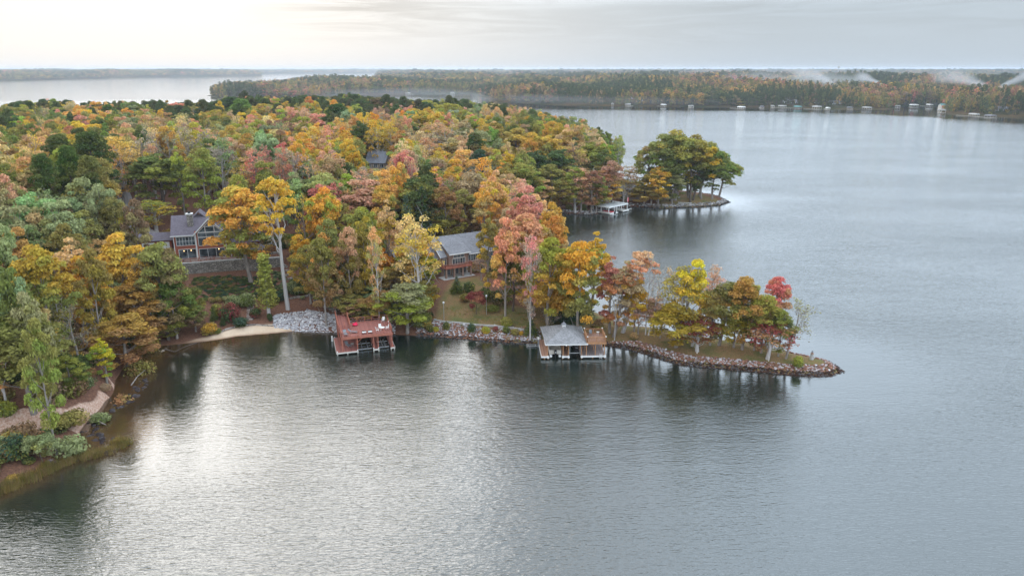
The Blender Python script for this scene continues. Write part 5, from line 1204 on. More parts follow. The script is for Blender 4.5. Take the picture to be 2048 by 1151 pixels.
mo = MB().box(-.22, .22, -.55, .12, .75, 1.35).box(-.1, .1, -.4, -.1, -.3, .75).dome((0, -.22, 1.35), .24, 10, 4, .6, full=False).build('outboard_motor', M['black'], pb)
MB().box(-.13, .13, -.62, -.552, .95, 1.2).build('motor_badge', M['metal'], mo)
t_ = MB(); t_.dome((-.88, -.12, .1), .26, 12, 5, 1).dome((.88, -.12, .1), .26, 12, 5, 1); t_.build('pontoon_caps', M['white'], pb)
js = empty('jet_ski', on(BH_O, BH_R, 7.0, 2.3, 1.05), BH_R + .1, 'black jet ski on the lift of the boathouse\'s open slip', 'jet ski')
MB().prism([(-1.2, 0), (1.2, 0), (1.55, .35), (1.1, .5), (.3, .62), (-1.2, .45)], 'x', -.42, .42).build('hull', M['black'], js); MB().box(-.2, .2, -1.0, .2, .6, .8).build('seat', M['grey'], js); MB().beam((-.35, .45, .98), (.35, .45, .98), .06).beam((0, .6, .55), (0, .45, .98), .1).build('handlebar', M['metal'], js)
t = empty('power_pedestal', on(BH_O, BH_R, -.15, 6.6, 0), BH_R, 'white power pedestal on the walkway left of the boathouse', 'pedestal'); MB().box(-.17, .17, -.14, .14, -.4, 1.7).build('body', M['grey'], t); MB().box(-.2, .2, -.17, .17, 1.7, 2.1).dome((0, 0, 2.1), .2, 10, 4, .6, full=False).build('cap', M['white'], t)
t = empty('swim_float', on(BH_O, BH_R, -1.5, 6.6, 0), BH_R, 'small grey lift frame at the water beside the white pedestal of the boathouse', 'lift frame'); MB().box(-1.1, 1.1, -.06, .06, .15, .25).box(-1.1, 1.1, .9, 1.02, .15, .25).box(-.8, -.7, -.1, 1.05, .26, .34).box(.7, .8, -.1, 1.05, .26, .34).build('rails', M['metal'], t); MB().cyl((-1, .0, -2), (-1, .0, .3), .06).cyl((-1, 1, -2), (-1, 1, .3), .06).build('piles', M['wet'], t)
chair(on(BH_O, BH_R, 10.2, 4.2, 3.385), BH_R, 'dark chair near the back rail of the boathouse sun deck', 'seats on the sun deck', 'grey'); fold_table(on(BH_O, BH_R, 11.7, 4.3, 3.385), BH_R, 'small white-topped table near the back corner of the boathouse sun deck', .3, grp='seats on the sun deck', h=.6)

# ------------------------------------------------------------------ white dock in the far cove
WD_O = P(1218, 414, 3.2); WD_R = R(45)
wd_ = frame_at('white_dock', WD_O, 0, WD_R, 'white flat-roofed boat dock with sun deck in the cove beyond', 'dock')
MB().box(0, 12.4, 0, 11.5, 3.0, 3.2).build('roof_deck', mat('pale_decking', (.58, .60, .60), .7, .25, 1.2), wd_)
MB().box(-.05, 12.45, -.1, -.01, 2.75, 3.24).box(-.1, -.01, 0, 11.5, 2.75, 3.24).box(12.41, 12.5, 0, 11.5, 2.75, 3.24).build('fascia', M['white'], wd_)
f = MB()
for x in (.2, 3.8, 5.2, 8.4, 12.2):
    for y in (.2, 4, 8, 11.3): f.box(x - .1, x + .1, y - .1, y + .1, .6, 3.0)
f.build_each('post', M['white'], wd_)
MB().box(0, .9, -.6, 12, .45, .62).box(3.8, 5.2, -.6, 11, .45, .62).box(8.4, 12.4, -.6, 11.5, .45, .62).box(.9, 8.4, 11, 12, .45, .62).build('lower_deck', M['offwhite'], wd_)
MB().box(-.02, .92, -.7, -.61, .3, .66).box(3.78, 5.22, -.7, -.61, .3, .66).box(8.38, 12.42, -.7, -.61, .3, .66).build('edge_boards', M['white'], wd_)
f = MB()
for x in (.2, .8, 4, 5, 8.6, 12.2):
    for y in (-.4, 5, 10.5): f.cyl((x, y, -3), (x, y, .44), .13, n=6)
f.build('piles', M['wet'], wd_)
bt = empty('moored_boat', on(WD_O, WD_R, 2.4, .6, .1), WD_R, 'white motor boat moored in the front slip of the white dock', 'boat')
MB().prism([(-1.2, .0), (-.9, -.3), (.9, -.3), (1.2, .0), (1.25, .75), (-1.25, .75)], 'y', -1.5, 4.5).build('hull', M['white'], bt); MB().box(-1.0, 1.0, -.8, 3.5, .76, .95).build('seats', M['flagred'], bt); MB().box(-.25, .25, -2.0, -1.52, .1, 1.2).build('outboard_motor', M['black'], bt)
sl = empty('tub_frame', on(WD_O, WD_R, 3.4, 8.2, 3.2), WD_R - .6, 'dark round tub under a yellow-and-black beam on the roof of the white dock', 'hot tub')
MB().cyl((0, 0, 0), (0, 0, .55), 1.3, 1.5, 16).cyl((0, 0, .55), (0, 0, 1.0), .9, .5, 12).build('tub', mat('dark_teal', (.03, .06, .065), .5, .2, 2), sl)
MB().box(-.4, -.25, 1.2, 1.35, 0, 3.0).box(4.6, 4.75, 1.2, 1.35, 0, 2.6).build('uprights', M['black'], sl); MB().beam((-.4, 1.28, 3.05), (4.8, 1.28, 2.7), .2, .25).build('beam', mat('ochre_beam', (.60, .42, .12), .6, .2, 2), sl)
fl = empty('flagpole', on(WD_O, WD_R, 12.3, .3, 3.2), WD_R, 'red and white flag on a short pole at the front corner of the white dock', 'flag'); MB().cyl((0, 0, 0), (0, 0, 2.9), .05).build('pole', M['white'], fl)
MB().box(.06, .75, -.02, .02, .5, 2.2).build('flag', M['flagred'], fl)
t = empty('dock_cradle', on(WD_O, WD_R, 14.2, .5, 0), WD_R, 'bare white lift frame standing in the water beside the white dock', 'lift frame'); MB().box(-1.3, 1.3, -.08, .08, .5, .66).cyl((1.2, 0, -2), (1.2, 0, .5), .08).cyl((-1.2, 0, -2), (-1.2, 0, .5), .08).build('frame', M['white'], t)

# ------------------------------------------------------------------ rocks
def rock_material():
    m, nt, out = new_mat('rock'); b = N(nt, 'ShaderNodeBsdfPrincipled'); nt.links.new(b.outputs[0], out.inputs[0]); b.inputs['Roughness'].default_value = .9; b.inputs['Specular IOR Level'].default_value = .2
    a = N(nt, 'ShaderNodeAttribute', attribute_type='INSTANCER', attribute_name='tint'); n1 = noise(nt, 3, 5, obj_pos(nt), .65)
    hs = nt.nodes.new('ShaderNodeHueSaturation'); nt.links.new(a.outputs[0], hs.inputs['Color']); nt.links.new(maprange(nt, n1, .3, .7, .65, 1.3), hs.inputs['Value']); nt.links.new(hs.outputs[0], b.inputs['Base Color']); return m
ROCKM = rock_material(); ROCKC = bpy.data.collections.new('rock_forms'); ROCKME = []
import bmesh
for k in range(5):
    bm = bmesh.new(); bmesh.ops.create_icosphere(bm, subdivisions=2, radius=1); r5 = np.random.default_rng(50 + k); cuts = [(unit(r5.normal(0, 1, 3)), r5.uniform(.5, .85)) for _ in range(9)]
    for v in bm.verts:
        p = np.array(v.co)
        for nrm, dd in cuts:
            e = p @ nrm - dd
            if e > 0: p = p - nrm * e
        v.co = p * np.array((1, r5.uniform(.98, 1.02), .72))
    me = bpy.data.meshes.new('rock'); bm.to_mesh(me); bm.free(); me.materials.append(ROCKM); o = bpy.data.objects.new('rock_form_%d' % k, me); ROCKC.objects.link(o); ROCKME.append(me)
def rocks(name, label, test, n, box, smin, smax, cols, wet=.30):
    out = []; X = rg.uniform(box[0], box[1], n * 40); Y = rg.uniform(box[2], box[3], n * 40); Dd = poly_sd(X, Y, SH); pre = (Dd > -.9) & (Dd < 9); X, Y, Dd = X[pre], Y[pre], Dd[pre]
    Z = ground(X, Y); PX, PY, _ = proj(X, Y, np.maximum(Z, 0))
    for i in range(len(X)):
        if len(out) >= n: break
        if not test(X[i], Y[i], Dd[i], PX[i], PY[i]): continue
        s = rg.uniform(smin, smax); c = np.array(cols[int(rg.integers(0, len(cols)))]) * rg.uniform(.75, 1.2)
        zc = max(Z[i], -.25) + s * .25
        if zc < wet: c = c * .22
        out.append((X[i], Y[i], zc, (s, s * rg.uniform(.7, 1), s * rg.uniform(.7, 1)), rg.uniform(0, 6.28), c, c, int(rg.integers(0, 5))))
    return instancer(name, label, out, ROCKC)
CW = [(.52, .51, .53), (.42, .41, .43), (.62, .60, .60), (.30, .28, .29)]; CR = [(.36, .30, .30), (.27, .13, .09), (.30, .16, .11), (.46, .42, .42), (.18, .11, .09), (.24, .12, .08)]
RIP = np.array([PG(*q)[:2] for q in [(548, 655), (545, 634), (560, 622), (590, 619), (640, 624), (672, 628), (684, 650), (684, 664), (640, 664), (590, 662)]])
rocks('riprap', 'pale grey riprap bank beside the red dock', lambda x, y, d, px, py: poly_sd([x], [y], RIP)[0] > 0, 1900, (-56, -34, 146, 162), .14, .34, CW, -1)
RIP2 = np.array([PG(*q)[:2] for q in [(690, 640), (715, 632), (745, 634), (790, 650), (790, 668), (700, 668)]])
rocks('riprap', 'pale riprap behind the red upper deck', lambda x, y, d, px, py: poly_sd([x], [y], RIP2)[0] > 0, 500, (-38, -22, 144, 158), .14, .32, CW, -1)
rocks('riprap', 'pink-grey rock slope between the seawall and the water', lambda x, y, d, px, py: 832 < px < 1082 and -.7 < d < 5.0 and rg.uniform() < 1.15 - d * .13, 1900, (-22, 8, 142, 156), .09, .33, CW[:2] + CW[3:] + CR, .4)
rocks('riprap', 'rust and grey riprap edging the lake side of the spit', lambda x, y, d, px, py: 1190 < px < 1700 and -.8 < d < 2.3 and py > 682 and (x > 57 or y < 143), 4200, (17, 64, 124, 146), .09, .36, CR + CR + CW[:1] + [(.28, .15, .11)], .5)
rocks('riprap', 'dark stones along the back edge of the spit', lambda x, y, d, px, py: -.5 < d < .7 and py < 735, 700, (20, 63, 131, 160), .12, .28, CR, .3)
rocks('shore_rocks', 'dark boulders in the brown shallows by the clay scarp', lambda x, y, d, px, py: -1.2 < d < 1.2, 170, (-70, -57, 93, 125), .18, .6, [(.20, .15, .15), (.28, .22, .22), (.35, .31, .32)], .3)
rocks('shore_rocks', 'grey rocky edge of the far grassy point and cove', lambda x, y, d, px, py: -.8 < d < 2.0, 1500, (8, 94, 268, 330), .25, .6, [(.30, .29, .29), (.20, .18, .17), (.42, .40, .39)], .3)

# ------------------------------------------------------------------ shrubs and small plants that stand alone
def plant(form_, px, pyb, wpx, hpx, c1, c2, label, name='shrub', cat='shrub', group=None, smul=1):
    x, y, z = PG(px, pyb, 2); f = float(proj(x, y, z)[2]); r = wpx / 2 / FPX * f; h = hpx / FPX * f / .95
    tm, cm, hh, rr = FORMS[form_]; e = empty(name, (x, y, z), rg.uniform(0, 6.28), label, cat, group); e.scale = (r / rr, r / rr, h / hh)
    link('stem', tm, e); c = link('foliage', cm, e); a, b = np.array(PAL[c1]) * rg.uniform(.9, 1.1), np.array(PAL[c2]); c['tint'] = [float(v) for v in a]; c['tint_b'] = [float(v) for v in b]; return e
form('J1', broadleaf(41, 4.2, 2.5, .12, 34, 90, .15, limbs=10), BARK_DARK)
form('G1', bare(42, 5, 3.2, .08, 300, .12, 4), BARK)
plant('J1', 953, 628, 42, 46, 'burg', 'red', 'round burgundy maple on the lawn between the two lamp posts', 'maple_tree', 'maple tree')
plant('G1', 1098, 660, 66, 44, 'gray', 'tan', 'leafless grey spreading bush behind the boathouse roof', 'bare_bush', 'bush')
G = 'shrubs on the lawn-house slope and seawall'
for a in (('C1', 1062, 668, 32, 34, 'blue', 'grn', 'bushy green conifer beside the boathouse\'s left eave'), ('U1', 1013, 652, 24, 18, 'olive', 'ygrn', 'olive round shrub on the lawn above the seawall\'s east end'), ('U2', 943, 664, 18, 18, 'blue', 'grn', 'dark green shrub on the rocks below the middle of the seawall'),
          ('U1', 972, 667, 18, 14, 'ygrn', 'yel', 'yellow-green shrub on the rocks under the eastern lamp post'), ('U1', 991, 664, 12, 12, 'burg', 'brown', 'dark purple shrub on the rocks below the seawall'), ('U1', 1012, 667, 16, 15, 'grn', 'dgrn', 'small green shrub on the rocks between purple and olive ones'),
          ('U1', 1030, 672, 18, 15, 'olive', 'brown', 'olive-brown shrub on the rocks near the boathouse conifer'), ('U1', 1042, 670, 10, 8, 'borg', 'gold', 'tiny orange shrub on the rocks near the boathouse conifer'), ('U1', 872, 663, 12, 10, 'ygrn', 'yel', 'small bright yellow-green shrub at the west end of the rock slope'),
          ('U2', 893, 659, 16, 16, 'dgrn', 'olive', 'dark shrub in front of the western lamp post'), ('U1', 860, 664, 16, 16, 'olive', 'dgrn', 'dull green shrub at the very west end of the rock slope'), ('C1', 914, 583, 28, 30, 'blue', 'grn', 'blue-green conifer shrub on the slope below the patio'),
          ('U1', 938, 590, 26, 26, 'dgrn', 'olive', 'dark shrub between blue-green conifer and burgundy maple'), ('U2', 970, 600, 34, 24, 'dgrn', 'olive', 'wide dark shrub behind the eastern lamp post'), ('U1', 930, 603, 22, 16, 'olive', 'rust', 'low olive shrub left of the burgundy maple'),
          ('U2', 1000, 606, 44, 26, 'dgrn', 'brown', 'broad dark thicket east of the burgundy maple'), ('U2', 985, 622, 30, 12, 'grn', 'olive', 'low green mat shrub right of the burgundy maple'), ('R2', 962, 560, 44, 44, 'mauve', 'red', 'thin pinkish bare tree before the right end of the lawn house')):
    plant(*a[:7], a[7], group=G, name='conifer_shrub' if a[0] == 'C1' else 'shrub')
G = 'shrubs on the slope below the red house'
for a in (('U2', 462, 640, 42, 34, 'burg', 'dgrn', 'big dark purple shrub above the sandy beach'), ('U2', 482, 652, 30, 18, 'blue', 'dgrn', 'blue-green juniper on the edging above the beach'), ('C1', 446, 650, 14, 20, 'dgrn', 'dgrn', 'small upright dark conifer above the beach'), ('C1', 428, 640, 18, 26, 'dgrn', 'grn', 'dark upright conifer left of the purple shrub'),
          ('U1', 437, 632, 28, 24, 'olive', 'ygrn', 'olive-yellow shrub behind the small upright conifer'), ('U1', 512, 634, 24, 18, 'dgrn', 'burg', 'dark round shrub between stone steps and ivy trunk'), ('U1', 540, 642, 12, 16, 'dgrn', 'dgrn', 'little dark shrub at the foot of the ivy-clad tree'),
          ('U2', 468, 614, 34, 24, 'sage', 'dgrn', 'grey-green shrub above the purple shrub'), ('U2', 495, 612, 36, 26, 'sage', 'grn', 'large grey-green shrub left of the ivy-clad tree'), ('U1', 424, 605, 14, 11, 'tan', 'olive', 'first pale clipped bush of the row below the hedge'),
          ('U1', 437, 604, 14, 11, 'olive', 'tan', 'second pale clipped bush of the row below the hedge'), ('U1', 451, 603, 14, 11, 'sage', 'tan', 'third pale clipped bush of the row below the hedge'), ('U1', 465, 602, 16, 12, 'tan', 'olive', 'fourth pale clipped bush of the row below the hedge'),
          ('U2', 556, 602, 30, 22, 'dgrn', 'blue', 'dark green shrub between ivy-clad tree and tall golden tree'), ('U2', 590, 588, 34, 26, 'sage', 'dgrn', 'grey-green shrub right of the tall golden trunk'), ('U1', 610, 588, 22, 16, 'grn', 'olive', 'round bright green shrub at the end of the stone edging'),
          ('U1', 598, 578, 36, 24, 'dgrn', 'sage', 'dark shrub behind the round green one beside the path'), ('U1', 627, 590, 14, 12, 'sage', 'olive', 'small grey shrub beside the stone path'), ('U1', 605, 598, 10, 7, 'sage', 'olive', 'tiny grey shrub below the stone edging'),
          ('C1', 586, 530, 14, 32, 'blue', 'dgrn', 'narrow dark conifer at the corner of the fieldstone wall'), ('U2', 708, 632, 34, 22, 'blue', 'dgrn', 'dark evergreen shrub behind the red gangway'), ('U2', 738, 632, 24, 20, 'dgrn', 'sage', 'dark shrub behind the red upper deck'),
          ('U1', 640, 610, 12, 6, 'sage', 'dgrn', 'tiny plant below the first path slabs'), ('U1', 420, 670, 30, 24, 'gold', 'olive', 'yellow-leaved bush at the west end of the beach'), ('U1', 436, 668, 14, 12, 'grn', 'olive', 'small green bush next to the yellow-leaved one at the beach')):
    plant(*a[:7], a[7], group=G, name='conifer_shrub' if a[0] == 'C1' else 'shrub')
G = 'plants by the clay scarp'
for a in (('U2', 34, 915, 62, 46, 'blue', 'dgrn', 'big blue-green bush at the left edge below the clay scarp'), ('J1', 86, 925, 64, 60, 'sage', 'olive', 'pale-stemmed grey-green bush above the reeds'), ('U1', 148, 850, 60, 30, 'olive', 'tan', 'dull brush under the middle of the clay scarp'), ('U1', 16, 845, 40, 30, 'ygrn', 'grn', 'yellow-green bush above the clay path at the left edge'),
          ('U2', 246, 800, 54, 48, 'rust', 'olive', 'rust and green bush overhanging the rocks at the scarp\'s end'), ('U1', 270, 770, 34, 26, 'org', 'olive', 'orange-leaved bush at the waterline past the scarp'), ('U2', 282, 742, 60, 40, 'olive', 'rust', 'olive brush leaning over the brown cove'), ('U1', 200, 842, 40, 18, 'sage', 'grn', 'low grey-green bush beside the driftwood')):
    plant(*a[:7], a[7], group=G)
plant('U1', 1595, 734, 22, 22, 'ygrn', 'grn', 'bright yellow-green tuft on the rocks near the spit\'s tip', 'grass_tuft', 'plant', smul=1)
plant('U1', 1267, 680, 16, 16, 'tan', 'olive', 'tan dry tuft on the grass beyond the sun deck', 'grass_tuft', 'plant')
plant('U1', 1195, 655, 28, 16, 'brown', 'olive', 'brown low bush on the grass behind the boathouse', 'shrub', 'shrub')
# ground cover, hedge, reeds (nobody could count them)
def cover(name, label, poly_px, n, cols, smin, smax, coll=None, zs=1.0, forms=(0, 1)):
    po_ = np.array([PG(*q)[:2] for q in poly_px]); X = rg.uniform(po_[:, 0].min(), po_[:, 0].max(), n * 12); Y = rg.uniform(po_[:, 1].min(), po_[:, 1].max(), n * 12); k = poly_sd(X, Y, po_) > 0; X, Y = X[k][:n], Y[k][:n]; Z = ground(X, Y); out = []
    for x, y, z in zip(X, Y, Z):
        s = rg.uniform(smin, smax); a, b = PAL[str(rg.choice(cols))], PAL[str(rg.choice(cols))]; out.append((x, y, z - .05, (s, s, s * zs), rg.uniform(0, 6.28), a, b, int(rg.choice(forms))))
    return instancer(name, label, out, coll or UND)
cover('hedge', 'dark green ground cover on the slope under the fieldstone wall', [(384, 556), (470, 552), (520, 556), (538, 572), (540, 596), (480, 598), (410, 602), (392, 585)], 420, ['dgrn', 'dgrn', 'blue', 'grn'], .22, .45, zs=.6)
cover('ivy_slope', 'dark creeping plants beside the tall golden trunk', [(545, 540), (568, 545), (580, 570), (615, 580), (600, 590), (548, 600)], 150, ['dgrn', 'blue', 'sage'], .2, .4, zs=.6)
cover('slope_plants', 'sparse dark plants among leaf litter under the terrace wall', [(362, 560), (480, 550), (470, 575), (385, 585), (372, 640), (350, 640)], 90, ['dgrn', 'olive', 'brown', 'rust'], .2, .45, zs=.7)
cover('lawn_weeds', 'patchy low growth on the lawn above the seawall', [(880, 610), (1000, 615), (1120, 625), (1150, 650), (1020, 655), (900, 632)], 170, ['olive', 'grn', 'ochre', 'brown'], .05, .16, zs=.5)
RE = bpy.data.collections.new('reed_forms')
for k in range(3):
    r6 = np.random.default_rng(60 + k); n = 90; b0 = r6.normal(0, .35, (n, 2)); hgt = r6.uniform(.5, 1.15, n); ln = r6.normal(0, .22, (n, 2)); wv = unit(np.column_stack([r6.normal(0, 1, (n, 2)), np.zeros(n)])) * .022
    B = np.column_stack([b0, np.full(n, -.3)]); T = np.column_stack([b0 + ln * hgt[:, None], hgt]); Q = np.stack([B - wv, B + wv, T + wv * .3, T - wv * .3], 1); me = np_mesh('reed', Q.reshape(-1, 3), np.arange(4 * n).reshape(n, 4), [LEAF])
    at = me.attributes.new('leafvar', 'FLOAT_COLOR', 'POINT'); at.data.foreach_set('color', np.repeat(np.column_stack([r6.uniform(0, 1, (n, 2)), np.full(n, .3), np.ones(n)]), 4, 0).astype(np.float32).ravel()); RE.objects.link(bpy.data.objects.new('reed_form_%d' % k, me))
X = rg.uniform(-72, -57, 30000); Y = rg.uniform(84, 102, 30000); Dd = poly_sd(X, Y, SH); PX, PY, _ = proj(X, Y, X * 0); k = (Dd > -.7) & (Dd < .7) & (PY > 885) & (np.sin(X * 1.9) + np.sin(Y * 2.3 + X) > -.9); out = []
for x, y in list(zip(X[k], Y[k]))[:300]: s = rg.uniform(.6, 1.15); out.append((x, y, max(gz(x, y), -.1), (s, s, s * rg.uniform(.7, 1.2)), rg.uniform(0, 6.28), np.array(PAL[str(rg.choice(['ochre', 'olive', 'tan', 'tan', 'brown']))]) * .7, np.array(PAL['olive']) * .7, int(rg.integers(0, 3))))
instancer('reeds', 'tan and olive reeds fringing the near left shore', out, RE)

# ------------------------------------------------------------------ stone path, edging, seawall, lamps, small things ashore
G = 'slabs of the stone path'
PTH = [(569, 533), (573, 541), (577, 549), (583, 556), (590, 562), (598, 569), (606, 576), (614, 582), (623, 588), (628, 594), (636, 600), (644, 603), (650, 607), (657, 612), (664, 617), (670, 620)]
s = MB()
for k, q in enumerate(PTH):
    x, y, z = PG(*q); a = .6; c, n_ = math.cos(a), math.sin(a); w_, d_ = rg.uniform(.8, 1.3), rg.uniform(.35, .6)
    P4 = [(x + c * u - n_ * v, y + n_ * u + c * v) for u, v in ((-w_, -d_), (w_ * .9, -d_ * 1.1), (w_, d_), (-w_ * .85, d_ * .9))]
    s.poly([(p[0], p[1], z - .3) for p in P4] + [(p[0], p[1], z + .16) for p in P4], [(3, 2, 1, 0), (4, 5, 6, 7), (0, 1, 5, 4), (1, 2, 6, 5), (2, 3, 7, 6), (3, 0, 4, 7)])
tag(s.build('stone_path', M['slab']), 'stepped path of flat stone slabs descending to the red gangway', kind='structure')
s = MB()
for k in range(9):
    x, y, z = PG(501 - k * .15, 610 + k * 3.6); s.box(x - .75, x + .75, y - .22, y + .22, z - .3, z + .14)
tag(s.build('stone_steps', M['slab']), 'narrow flight of pale stone steps above the beach', 'steps')
def low_wall(name, pts, h, t, mm, label, cat='wall', drop=.4):
    q = [PG(*p) for p in pts]; c = []
    for a, b in zip(q[:-1], q[1:]):
        n = max(2, int(math.hypot(a[0] - b[0], a[1] - b[1]) / .8)); c += [(a[0] + (b[0] - a[0]) * k / n, a[1] + (b[1] - a[1]) * k / n) for k in range(n)]
    c.append(q[-1][:2]); c = np.array(c); tt = np.gradient(c, axis=0); tt /= np.linalg.norm(tt, axis=1)[:, None]; nr = np.stack([-tt[:, 1], tt[:, 0]], -1) * t / 2
    z = ground(c[:, 0], c[:, 1]); zt = z + h + (rg.normal(0, .03, len(c)) if mm is M['slab'] else 0); s = MB(); n = len(c)
    V = []; 
    for i in range(n): L_, R_ = c[i] + nr[i], c[i] - nr[i]; V += [(L_[0], L_[1], z[i] - drop), (R_[0], R_[1], z[i] - drop), (R_[0], R_[1], zt[i]), (L_[0], L_[1], zt[i])]
    F = [];
    for i in range(n - 1):
        for j in range(4): F.append((i * 4 + j, i * 4 + (j + 1) % 4, (i + 1) * 4 + (j + 1) % 4, (i + 1) * 4 + j))
    F += [(0, 1, 2, 3), tuple(4 * (n - 1) + j for j in (3, 2, 1, 0))]; s.poly(V, F); return tag(s.build(name, mm), label, cat)
low_wall('seawall', [(858, 634), (866, 640), (890, 645), (930, 648), (975, 652), (1015, 656), (1048, 660)], .35, .3, M['lgrey'], 'low grey timber and concrete seawall along the lawn edge', 'seawall', 1.0)
low_wall('stone_edging', [(436, 667), (452, 659), (470, 655)], .25, .3, M['slab'], 'short pale stone edging at the west end of the beach', 'edging')
low_wall('stone_edging', [(490, 651), (515, 650), (546, 652)], .25, .3, M['slab'], 'pale stone edging between the beach and the riprap', 'edging')
low_wall('stone_edging', [(579, 598), (596, 595), (618, 592)], .35, .4, M['slab'], 'low stone edging right of the tall golden trunk', 'edging')
low_wall('stone_edging', [(540, 522), (556, 520), (568, 524), (574, 535)], .5, .4, M['slab'], 'low stone edging at the corner of the bastion wall', 'edging')
def lamp_post(px, pyb, h, label):
    x, y, z = PG(px, pyb); t = empty('lamp_post', (x, y, z), 0, label, 'lamp post', 'lamp posts on the lawn'); MB().cyl((0, 0, -.3), (0, 0, h), .055, .045, 8).build('pole', M['metal'], t)
    l = MB(); l.cyl((0, 0, h), (0, 0, h + .12), .12, .2, 8).build('collar', M['metal'], t); MB().dome((0, 0, h + .32), .24, 12, 6).build('globe', M['white'], t)
lamp_post(888, 642, 4.0, 'globe lamp post close behind the seawall'); lamp_post(973, 629, 4.1, 'globe lamp post right of the burgundy maple')
x, y, z = PG(1623, 718); t = empty('lighthouse_ornament', (x, y, z), 0, 'small weathered lighthouse ornament near the tip of the spit', 'ornament')
MB().cyl((0, 0, 0), (0, 0, 1.15), .42, .26, 8).build('tower', M['lgrey'], t); MB().cyl((0, 0, 1.15), (0, 0, 1.22), .36, n=8).cyl((0, 0, 1.22), (0, 0, 1.5), .17, n=8).build('lantern', M['brick'], t); MB().cyl((0, 0, 1.5), (0, 0, 1.8), .26, .02, 8).build('cap', M['grey'], t)
for (px, py, lb) in ((1537, 721, 'small pale stake on the grass near the spit\'s burgundy trees'), (1394, 706, 'pale stump post on the lawn edge of the spit')):
    x, y, z = PG(px, py); t = empty('marker_post', (x, y, z), 0, lb, 'post', 'pale posts on the spit'); MB().cyl((0, 0, -.3), (0, 0, .75), .14, .11, 7).build('shaft', M['offwhite'], t)
# benches / logs on the far point
for (a, b, lb) in (((1306, 398), (1332, 396), 'pale log bench on the grassy point'), ((1346, 397), (1360, 396), 'short pale log bench nearer the tip of the point'), ((1356, 405), (1384, 410), 'long pale driftwood log on the bank of the point')):
    A, B = PG(*a), PG(*b); t = empty('log_bench', ((A[0] + B[0]) / 2, (A[1] + B[1]) / 2, (A[2] + B[2]) / 2), 0, lb, 'log', 'pale logs on the point'); hx_, hy_ = (B[0] - A[0]) / 2, (B[1] - A[1]) / 2
    MB().cyl((-hx_, -hy_, .45), (hx_, hy_, .45), .22, .18, 8).build('log', M['lgrey'], t); MB().box(-hx_ * .7 - .15, -hx_ * .7 + .15, -hy_ * .7 - .15, -hy_ * .7 + .15, -.2, .4).box(hx_ * .7 - .15, hx_ * .7 + .15, hy_ * .7 - .15, hy_ * .7 + .15, -.2, .4).build('supports', M['lgrey'], t)
def driftwood(pts, r, label, mm=BARK):
    q = [P(*p[:2], p[2]) + (p[2],) for p in pts]; ac = Acc(); ac.add(*tube_path(q, np.linspace(r, r * .3, len(q)), 6)); o = link('driftwood', ac.mesh('driftwood', [mm])); tag(o, label, 'driftwood', 'fallen wood on the shore')
driftwood([(330, 698, .6), (350, 703, .45), (372, 692, .3), (395, 684, .1)], .16, 'dark fallen trunk crossing the red clay shore', BARK_DARK)
driftwood([(262, 770, .5), (275, 752, .9), (292, 738, .8)], .12, 'bleached branch over the brown cove'); driftwood([(180, 838, .7), (196, 842, .5), (212, 849, .25)], .26, 'thick grey driftwood log at the foot of the clay scarp')
driftwood([(120, 892, .7), (140, 888, .6), (158, 876, .5)], .14, 'thin pale driftwood above the reeds', BARK_PALE)

# ------------------------------------------------------------------ far shore: houses, docks, tower
def far_house(px, py, w, h, label, wallm='white', roofm='roof2', rz=0.0, dp=9, z=None, dock=False, group='houses on the far shore'):
    x, y = P(px, py, z if z is not None else 2.0); zg = max(z or 2.0, 1.0); f = float(proj(x, y, zg)[2]); W = w / FPX * f; Hh = h / FPX * f
    e = empty('shore_house', (x, y, zg - .6), rz, label, 'house', group); MB().box(-W / 2, W / 2, 0, dp, -3, Hh * .62).prism([(0, Hh * .62), (dp, Hh * .62), (dp / 2, Hh)], 'x', -W / 2, W / 2).build('wall', M[wallm], e)
    r = MB(); slab_roof(r, [(-W / 2 - .5, -.6, Hh * .58), (W / 2 + .5, -.6, Hh * .58), (W / 2 + .5, dp / 2, Hh + .2), (-W / 2 - .5, dp / 2, Hh + .2)]); slab_roof(r, [(-W / 2 - .5, dp + .6, Hh * .58), (W / 2 + .5, dp + .6, Hh * .58), (W / 2 + .5, dp / 2, Hh + .21), (-W / 2 - .5, dp / 2, Hh + .21)]); r.build('roof', M[roofm], e)
    wn = MB(); n = max(2, int(W / 3.2))
    for k in range(n): xc = -W / 2 + W * (k + .5) / n; wn.box(xc - .8, xc + .8, -.06, -.01, Hh * .18, Hh * .48)
    wn.build('windows', M['glass'], e)
def far_dock(px, py, w, h, label, roofm='white', rz=0.0):
    x, y = P(px, py, .4); f = float(proj(x, y, .4)[2]); W = w / FPX * f; Hh = max(2.6, .62 * h / FPX * f)
    W *= .8; rz = math.sin(px) * .5; e = empty('shore_dock', (x, y, 0), rz, label, 'dock', 'boat docks on the far shore')
    p = MB(); p.box(-W / 2, W / 2, -3, 6, .4, .7).box(-.8, .8, 6, 24, .4, .7)
    for a in (-W / 2 + .3, 0, W / 2 - .3):
        for b in (-2.7, 1.5, 5.7): p.box(a - .14, a + .14, b - .14, b + .14, -2, Hh)
    p.build('dock_frame', M['wet'], e)
    MB().box(-W / 2 - .3, W / 2 + .3, -3.3, 6.3, Hh, Hh + .35).prism([(-W / 2 - .3, Hh + .36), (W / 2 + .3, Hh + .36), (W / 2 - 1, Hh + 1.4), (-W / 2 + 1, Hh + 1.4)], 'y', -3.3, 6.3).build('roof', M['lgrey' if roofm == 'white' and int(px) % 4 else roofm], e)
far_house(1275, 200, 22, 11, 'white lakeside house high on the lawn behind the tall far trees', 'white', 'roof3', z=7); far_house(1318, 206, 12, 15, 'tall white gabled house at the far waterline', 'white', 'white', z=2)
